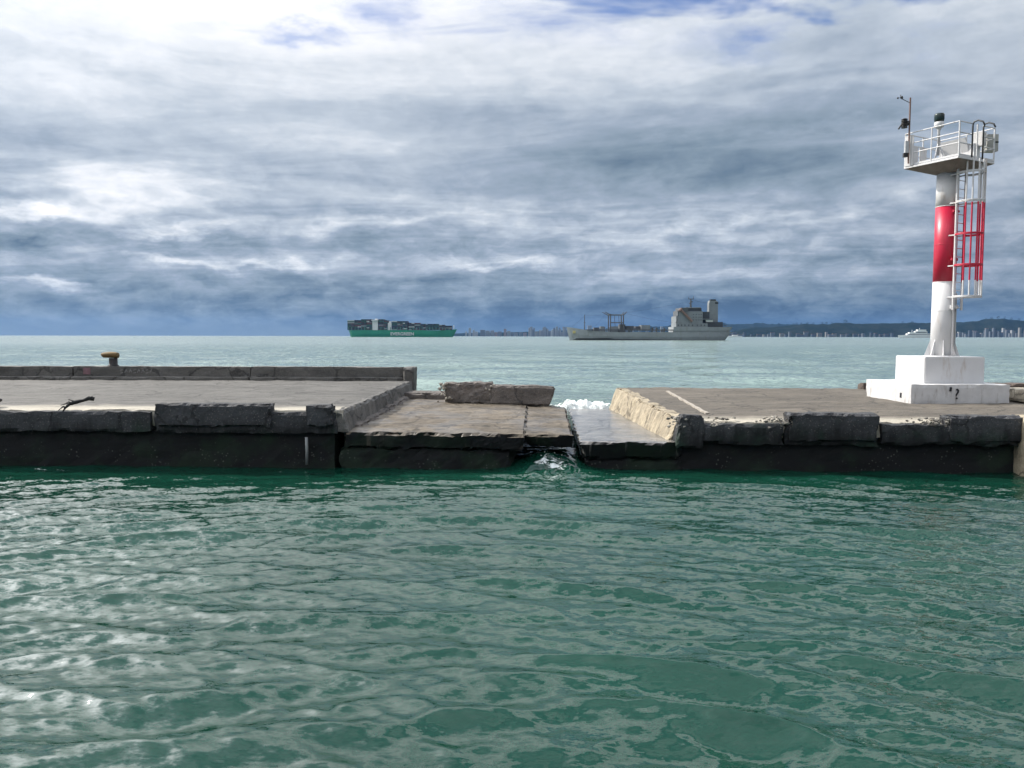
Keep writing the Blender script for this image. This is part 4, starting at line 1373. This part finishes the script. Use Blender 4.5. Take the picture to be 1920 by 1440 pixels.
# bow emblem and bulwark
strokes('bow_emblem', [(nx(1073), nz(623.4), nx(1078), nz(623.4), 1.2)], plain('faded_yellow_emblem', (0.42, 0.36, 0.16), 0.7), N, ND - 4.9, 1.2)
bm = bmesh.new()
bm_tube(bm, [(nx(1095.5), ND, nz(623)), (nx(1095.5), ND, nz(591))], [0.45, 0.25], 8)
bm_tube(bm, [(nx(1093.6), ND, nz(606)), (nx(1097.4), ND, nz(606))], 0.25, 6)
mesh_obj('foremast', bm, GREYD, N)
# replenishment gantry: two portals with sloping heads and booms
for k, px in enumerate((1142, 1166)):
    bm = bmesh.new()
    for sy in (-7, 7):
        bm_tube(bm, [(nx(px), ND + sy, nz(623)), (nx(px), ND + sy, nz(590))], 0.55, 8)
    bm_tube(bm, [(nx(px), ND - 8, nz(591)), (nx(px), ND + 8, nz(591))], 0.5, 8)
    s_ = -1 if k == 0 else 1
    bm_tube(bm, [(nx(px), ND - 7, nz(592)), (nx(px) + s_ * (5.2 if k == 0 else 2.6), ND - 9, nz(586.0))], [0.5, 0.32], 8)
    bm_tube(bm, [(nx(px), ND + 7, nz(592)), (nx(px) + s_ * (5.2 if k == 0 else 2.6), ND + 9, nz(586.0))], [0.5, 0.32], 8)
    mesh_obj('gantry_portal', bm, GREYD, N)
bm = bmesh.new()
bm_tube(bm, [(nx(1142), ND - 7, nz(591.5)), (nx(1166), ND - 7, nz(591.5))], 0.38, 6)
bm_tube(bm, [(nx(1142), ND + 7, nz(591.5)), (nx(1166), ND + 7, nz(591.5))], 0.38, 6)
bm_tube(bm, [(nx(1143), ND - 7, nz(606)), (nx(1165), ND - 7, nz(606))], 0.45, 6)
for px in (1149, 1157, 1162):
    bm_tube(bm, [(nx(px), ND - 7, nz(592)), (nx(px + 2), ND - 6, nz(613))], 0.22, 5)
mesh_obj('gantry_beams', bm, GREYD, N)
nbox('deck_house', 1143, 1156, 613, 624, -8, 4, GREY)
nbox('deck_house', 1160, 1170, 609, 624, -6, 6, GREYD)
nbox('deck_house', 1199, 1215, 610.5, 620, -8, 3, GREY)
nbox('deck_house', 1172, 1186, 612, 619, -5, 7, GREYD)
nbox('deck_house', 1190, 1199, 612.5, 620, -4, 6, GREYD)
nbox('deck_house', 1112, 1122, 615, 622, -5, 5, GREYD)
nbox('deck_house', 1124, 1131, 613, 623, -6, 2, GREY)
nbox('walkway', 1098, 1258, 618.6, 620.2, -10.6, -9.4, GREYD)
bm = bmesh.new()
rr = random.Random(4)
for i in range(60):
    px = 1100 + i * 2.65
    bm_tube(bm, [(nx(px), ND - 10.9, nz(624)), (nx(px), ND - 10.9, nz(620.4))], 0.10, 4)
bm_tube(bm, [(nx(1100), ND - 10.9, nz(620.4)), (nx(1257), ND - 10.9, nz(620.4))], 0.09, 4)
tag(mesh_obj('deck_railing', bm, GREYD, N), kind='stuff')
bm = bmesh.new()
for i in range(26):
    px = rr.uniform(1105, 1255)
    y0 = rr.uniform(-8, 4)
    w_ = rr.uniform(0.3, 1.6)
    bm_box(bm, nx(px), nx(px) + w_, ND + y0, ND + y0 + 1, nz(623), nz(rr.uniform(613.5, 620)))
tag(mesh_obj('deck_fittings', bm, GREYD, N), kind='stuff')
# accommodation block
nbox('bridge_block', 1267, 1311, 585, 614.2, -10, 10, GREY)
nbox('bridge_front', 1270, 1283, 578.5, 586, -11.5, 11.5, GREYD)
nbox('upper_bridge', 1283, 1310, 579, 585, -7.5, 7.5, DARKH)
nbox('bridge_roof', 1281, 1308, 577.6, 579, -8, 8, GREY)
nbox('bridge_step', 1262, 1270, 594, 607, -10.3, 10.3, GREY)
nbox('bridge_step', 1265, 1270, 584, 594, -9.8, 9.8, GREYD)
nbox('lower_house', 1262, 1320, 607, 614.2, -10.6, 10.6, GREY)
nbox('after_house', 1311, 1326, 585.5, 607, -5, 6, DARKH)
nbox('boat_deck', 1312, 1332, 598.6, 599.8, -9.5, 7, GREY)
nbox('after_house', 1318, 1350, 604.5, 614, -7, 7, DARKH)
bm = bmesh.new()
bm_tube(bm, [(nx(1270), ND - 11, nz(582)), (nx(1291), ND - 11.2, nz(604))], 1.1, 6)
bm_tube(bm, [(nx(1267), ND - 11, nz(585)), (nx(1272), ND - 11, nz(580))], 1.2, 6)
mesh_obj('boat_crane', bm, plain('rust_brown_crane', (0.16, 0.10, 0.08), 0.7), N)
for i, (a, t) in enumerate([(a, t) for t in (590, 595, 600) for a in (1294, 1299, 1304, 1308)]):
    nbox('window', a - 1.0, a + 1.0, t, t + 1.8, -10.12, -9.9, GREYD)
for i, a in enumerate((1265, 1271, 1277, 1284, 1291, 1300, 1307, 1313)):
    nbox('window', a, a + 2.2, 609.3, 612.2, -10.75, -10.5, GREYD)
bm = bmesh.new()
bm_loft(bm, [[Vector((nx(a), ND - 3.2, nz(t))), Vector((nx(b_), ND - 3.2, nz(t))), Vector((nx(b_), ND + 3.2, nz(t))), Vector((nx(a), ND + 3.2, nz(t)))]
             for a, b_, t in ((1326, 1343, 608), (1326, 1342.5, 570), (1327, 1341, 565))])
fn = mesh_obj('funnel', bm, GREY, N)
nbox('funnel_cap', 1329, 1339, 562.3, 565.2, -2.4, 2.4, BOOT, fn)
nbox('funnel_vent', 1337, 1343, 567.5, 571, -3.4, 2.4, BOOT, fn)
bm = bmesh.new()
bm_tube(bm, [(nx(1293.5), ND, nz(580)), (nx(1293.5), ND, nz(562))], [0.9, 0.5], 8)
bm_tube(bm, [(nx(1288.5), ND, nz(561.5)), (nx(1299), ND, nz(561.5))], 0.30, 6)
bm_tube(bm, [(nx(1289), ND, nz(562)), (nx(1289), ND, nz(558))], 0.2, 6)
bm_tube(bm, [(nx(1298), ND, nz(562)), (nx(1298), ND, nz(556))], 0.2, 6)
bm_tube(bm, [(nx(1290), ND, nz(570)), (nx(1297), ND, nz(566))], 0.35, 6)
mesh_obj('main_mast', bm, GREYD, N)
bm = bmesh.new()
for px in (1264, 1322, 1330, 1345, 1350):
    bm_tube(bm, [(nx(px), ND - 6, nz(614)), (nx(px), ND - 6, nz(606 if px < 1340 else 608))], 0.25, 5)
bm_tube(bm, [(nx(1262), ND - 10.4, nz(606.8)), (nx(1264), ND - 10.4, nz(600))], 0.5, 5)
bm_tube(bm, [(nx(1343), ND - 5, nz(609)), (nx(1358), ND - 5, nz(611.5))], 0.3, 5)
mesh_obj('stern_davits', bm, GREYD, N)
bm = bmesh.new()
for (a, at_, c_, ct) in ((1095.5, 592, 1140, 590), (1095.5, 593, 1072, 613.5), (1168, 588, 1262, 606), (1168, 588, 1293.5, 566), (1293.5, 562, 1330, 570), (1137, 586, 1112, 616)):
    bm_tube(bm, [(nx(a), ND - 1, nz(at_)), (nx((a + c_) / 2), ND - 1, nz((at_ + ct) / 2 + 1.2)), (nx(c_), ND - 1, nz(ct))], 0.06, 4)
tag(mesh_obj('rigging', bm, DARKH, N), kind='stuff')
nbox('bollard_locker', 1318, 1331, 600.5, 604.5, -8, -3, SHIPW)

# --- white vessel beyond the tower
VD = 2600.0
vs_ = VD / FPX
V_ = tag(empty('white_vessel', ((1716 - 960) * vs_, VD, 0)), 'small white ship seen beside the tower column against the far shore', 'ship')


def vx(px):
    return (px - 960) * vs_


def vz(py):
    return CAM_H + (631.8 - py) * vs_


bm = bmesh.new()
bm_loft(bm, hull_sections([(vx(1684), -3), (vx(1692), -1), (vx(1710), 0), (vx(1735), 0), (vx(1744), 1)], [vz(629), vz(629), vz(628.4), vz(628), vz(628)], [1, 6, 9, 9, 7], -0.8, VD))
mesh_obj('hull', bm, SHIPW, V_)
for nm, a, c_, t, bt in (('deck_house', 1698, 1742, 626, 629), ('bridge', 1713, 1735, 621.5, 626.2), ('upper_deck', 1717, 1733, 618.6, 621.6), ('deck_house', 1702, 1713, 623.5, 626.2)):
    bm = bmesh.new()
    bm_box(bm, vx(a), vx(c_), VD - 6, VD + 6, vz(bt), vz(t))
    mesh_obj(nm, bm, SHIPW, V_)
for nm, a, c_, t, bt in (('window_band', 1714, 1734, 623, 624.6), ('window_band', 1700, 1741, 627, 628)):
    bm = bmesh.new()
    bm_box(bm, vx(a), vx(c_), VD - 6.3, VD - 5.9, vz(bt), vz(t))
    mesh_obj(nm, bm, GREYD, V_)
bm = bmesh.new()
bm_tube(bm, [(vx(1722), VD, vz(619)), (vx(1722), VD, vz(615.5))], 0.7, 6)
bm_tube(bm, [(vx(1708), VD, vz(624)), (vx(1708), VD, vz(619))], 0.6, 6)
mesh_obj('mast', bm, SHIPW, V_)
LD = 3200.0
bm = bmesh.new()
lx = lambda p: (p - 960) * LD / FPX
bm_loft(bm, hull_sections([(lx(1364), -2), (lx(1370), 0), (lx(1386), 0), (lx(1390), 0)], [6, 5.5, 5, 5], [2, 7, 7, 5], -0.8, LD))
bm_box(bm, lx(1372), lx(1382), LD - 5, LD + 5, 5, 9.5)
tag(mesh_obj('small_boat', bm, SHIPW), 'tiny white boat just astern of the grey naval ship', 'boat')

# ------------------------------------------------------------------ far shore
def hill(name, D, prof, depth, mat, label, seed):
    """a ridge of land: prof = (pixel, height above the sea in metres)"""
    pxs = [p[0] for p in prof]; hs = [p[1] for p in prof]
    n = 260
    bm = bmesh.new()
    rows = []
    for i in range(n + 1):
        px = pxs[0] + (pxs[-1] - pxs[0]) * i / n
        h = float(np.interp(px, pxs, hs))
        x = (px - 960) * D / FPX
        row = []
        for j, (t, k) in enumerate(((0, 0.0), (0.06, 0.10), (0.25, 0.42), (0.5, 0.78), (0.8, 0.97), (1.0, 1.0), (1.5, 0.9), (2.6, 0.0))):
            q = Vector((x * 0.012 + seed, t * 3.1, seed))
            hh = h * k * (1 + 0.22 * noise.noise(q) * (k < 0.99)) + (h * 0.05 * noise.noise(Vector((x * 0.03, seed, t))) if k > 0.3 else 0)
            row.append(bm.verts.new((x * (1 + t * depth / D), D + t * depth + 40 * noise.noise(q * 0.7), max(hh, 0) - (3 if k == 0 else 0))))
        rows.append(row)
    for A, B_ in zip(rows[:-1], rows[1:]):
        for j in range(len(A) - 1):
            bm.faces.new((A[j], B_[j], B_[j + 1], A[j + 1]))
    bmesh.ops.recalc_face_normals(bm, faces=bm.faces)
    o = mesh_obj(name, bm, mat, None, True)
    return tag(o, label, 'hill', kind='structure')


def land_mat(name, a, b_):
    m, s, b = new_mat(name)
    pos = s.n.new('ShaderNodeNewGeometry').outputs['Position']
    n_ = s.noise(pos, 0.012, 6, 0.65)
    s.put(b.inputs['Base Color'], s.mix(s.smooth(n_, 0.4, 0.65), a, b_))
    b.inputs['Roughness'].default_value = 0.95
    b.inputs['Specular IOR Level'].default_value = 0.0
    return m


LAND = land_mat('wooded_slope', (0.008, 0.014, 0.012), (0.018, 0.023, 0.018))
HD = 5200.0
hk = HD / FPX
hill('hill', HD, [(1330, 2), (1368, 32), (1400, 64), (1450, 72), (1500, 92), (1560, 94), (1640, 100), (1720, 104), (1790, 108), (1840, 122), (1870, 138), (1900, 126), (1960, 112), (2100, 150), (2400, 190), (2900, 150)], 500, LAND, 'dark wooded ridge along the right horizon', 1.0)
FD = 8200.0
hill('hill', FD, [(690, 0), (720, 4), (790, 12), (820, 22), (880, 40), (960, 48), (1040, 66), (1120, 90), (1200, 110), (1290, 130), (1400, 150), (1600, 140), (1800, 100)], 900, LAND, 'low hazy land behind the two ships', 5.0)
# trees on the ridge
TREE = plain('far_tree_leaf', (0.020, 0.036, 0.020), 0.95, var=0.3, scale=0.1, spec=0.0)
BARK = plain('far_bark', (0.05, 0.04, 0.03), 0.9)
rr = random.Random(3)
tl = [(1583, 13, 'lone tall tree standing on the dark ridge'), (1486, 6, None), (1492, 7, None), (1501, 5, None), (1512, 6.5, None), (1523, 5, None), (1540, 6.5, None), (1548, 7, None), (1558, 5.5, None),
      (1690, 5, None), (1708, 6, None), (1846, 6, None), (1856, 7, None), (1868, 7.5, None), (1880, 7, None), (1893, 6, None), (1908, 6, None)]
prof = [(1330, 2), (1368, 32), (1400, 64), (1450, 72), (1500, 92), (1560, 94), (1640, 100), (1720, 104), (1790, 108), (1840, 122), (1870, 138), (1900, 126), (1960, 112)]
for (px, hp, lb) in tl:
    D = HD + 480
    x = (px - 960) * D / FPX
    g0 = float(np.interp(px, [p[0] for p in prof], [p[1] for p in prof])) - 8
    h = hp * 0.6 * D / FPX + 8
    t_ = empty('tree', (x, D, g0))
    tag(t_, lb or '%s small dark skyline tree on the ridge, counting from the left' % ORD[sorted(q[0] for q in tl if not q[2]).index(px)], 'tree', None if lb else 'trees on the ridge')
    bm = bmesh.new()
    bm_tube(bm, [(x, D, g0 - 4), (x, D, g0 + h * 0.55)], [h * 0.03, h * 0.015], 6)
    mesh_obj('trunk', bm, BARK, t_)
    bm = bmesh.new()
    for k in range(170):
        a = rr.uniform(0, 6.283); r_ = h * 0.38 * rr.random() ** 0.5; zz = rr.uniform(0.35, 1.0)
        wv = r_ * math.sin(math.pi * min(1, (zz - 0.25) / 0.8)) ** 0.5
        p = Vector((x + wv * math.cos(a) * 1.25, D + wv * math.sin(a), g0 + h * zz))
        sz = h * rr.uniform(0.05, 0.11)
        q = [p + Vector((rr.uniform(-1, 1), rr.uniform(-1, 1), rr.uniform(-.6, .6))) * sz for _ in range(3)]
        bm.faces.new([bm.verts.new(c) for c in q])
    mesh_obj('crown', bm, TREE, t_)

# towns: every block of flats its own box with a roof slab
PALE = [plain('render_white', (0.24, 0.245, 0.255), 0.9, spec=0.1), plain('render_cream', (0.17, 0.165, 0.16), 0.9, spec=0.1), plain('render_pink', (0.22, 0.17, 0.165), 0.9, spec=0.1), plain('render_grey', (0.11, 0.12, 0.135), 0.9, spec=0.1), plain('render_slate', (0.055, 0.065, 0.08), 0.9, spec=0.1)]
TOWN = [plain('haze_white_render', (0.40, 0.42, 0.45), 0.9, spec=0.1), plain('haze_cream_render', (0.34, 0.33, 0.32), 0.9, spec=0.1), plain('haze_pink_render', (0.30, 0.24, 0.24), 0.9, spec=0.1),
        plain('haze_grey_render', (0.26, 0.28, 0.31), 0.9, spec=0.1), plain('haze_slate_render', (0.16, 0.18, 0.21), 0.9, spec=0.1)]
ROOF = plain('far_roof', (0.22, 0.12, 0.09), 0.9)
WIN = plain('far_window', (0.06, 0.07, 0.09), 0.4)


def block(px, w, ytop, D, mat, label, group, base=1.0):
    k = D / FPX
    x = (px - 960) * k
    hw = w * k / 2
    h = (631.0 - ytop) * k + CAM_H
    o = empty('apartment_block', (x, D, 0))
    tag(o, label, 'building', group)
    bm = bmesh.new()
    bm_box(bm, x - hw, x + hw, D, D + 16, -1.0, h)
    mesh_obj('wall', bm, mat, o)
    bm = bmesh.new()
    bm_box(bm, x - hw - 0.4, x + hw + 0.4, D - 0.4, D + 16.4, h, h + 1.2)
    mesh_obj('roof', bm, ROOF if w > 5 else mat, o)
    bm = bmesh.new()
    nfl = max(2, int(h / 3.2))
    for f in range(1, nfl):
        bm_box(bm, x - hw * 0.86, x + hw * 0.86, D - 0.12, D + 0.1, f * h / nfl, f * h / nfl + 1.3)
    tag(mesh_obj('windows', bm, WIN, o), kind='stuff')


rr = random.Random(12)
TD = 6200.0
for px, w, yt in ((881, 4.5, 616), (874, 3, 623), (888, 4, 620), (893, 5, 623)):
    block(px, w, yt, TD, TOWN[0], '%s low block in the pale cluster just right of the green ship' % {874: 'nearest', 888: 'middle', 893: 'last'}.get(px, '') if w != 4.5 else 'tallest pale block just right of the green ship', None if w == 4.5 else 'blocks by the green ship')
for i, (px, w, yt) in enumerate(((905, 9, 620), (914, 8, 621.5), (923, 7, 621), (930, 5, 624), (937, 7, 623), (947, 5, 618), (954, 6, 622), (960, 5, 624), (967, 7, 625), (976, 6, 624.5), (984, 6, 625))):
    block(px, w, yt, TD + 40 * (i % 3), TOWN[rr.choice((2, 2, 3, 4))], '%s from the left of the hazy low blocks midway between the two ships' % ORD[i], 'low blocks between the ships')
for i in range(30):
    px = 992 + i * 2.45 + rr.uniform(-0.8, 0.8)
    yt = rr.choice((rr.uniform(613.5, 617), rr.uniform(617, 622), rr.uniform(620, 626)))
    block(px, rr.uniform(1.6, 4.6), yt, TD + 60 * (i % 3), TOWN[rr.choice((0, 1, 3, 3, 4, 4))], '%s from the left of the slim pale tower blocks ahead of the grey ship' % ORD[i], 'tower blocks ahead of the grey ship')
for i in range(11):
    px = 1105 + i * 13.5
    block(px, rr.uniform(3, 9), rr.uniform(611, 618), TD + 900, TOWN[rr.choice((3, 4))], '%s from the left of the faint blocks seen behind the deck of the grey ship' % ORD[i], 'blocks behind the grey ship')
SD = 4900.0
for i in range(30):
    px = 1366 + i * 10.6 + rr.uniform(-4, 4)
    block(px, rr.uniform(3, 9), rr.uniform(622.5, 628.5), SD + 40 + 50 * (i % 3), PALE[rr.choice((1, 3, 4, 4, 4))], '%s low house under the ridge, counting from the grey ship to the tower' % ORD[i], 'houses under the ridge left of the tower')
for i in range(34):
    px = 1791 + i * 5.0 + rr.uniform(-2, 2)
    hi = 625 if i < 10 else 619
    block(px, rr.uniform(2.2, 6.5), rr.uniform(hi - 6, 627), SD + 40 * (i % 4), PALE[rr.choice((0, 1, 3, 3, 4, 4))], '%s block of flats under the ridge, counting rightwards from the tower' % ORD[i], 'flats under the ridge right of the tower')

# ------------------------------------------------------------------ the air
bm = bmesh.new()
bm_box(bm, -15600, 15600, -15600, 15600, -8, 330)
hz = mesh_obj('haze', bm, None)
hm = bpy.data.materials.new('haze_air')
hm.use_nodes = True
hm.node_tree.nodes.clear()
pv = hm.node_tree.nodes.new('ShaderNodeVolumePrincipled')
pv.inputs['Color'].default_value = (0.20, 0.44, 0.90, 1)
pv.inputs['Density'].default_value = HAZE
pv.inputs['Anisotropy'].default_value = 0.0
ou = hm.node_tree.nodes.new('ShaderNodeOutputMaterial')
hm.node_tree.links.new(pv.outputs[0], ou.inputs['Volume'])
hz.data.materials.append(hm)
tag(hz, 'thin blue sea haze', 'haze', kind='stuff')
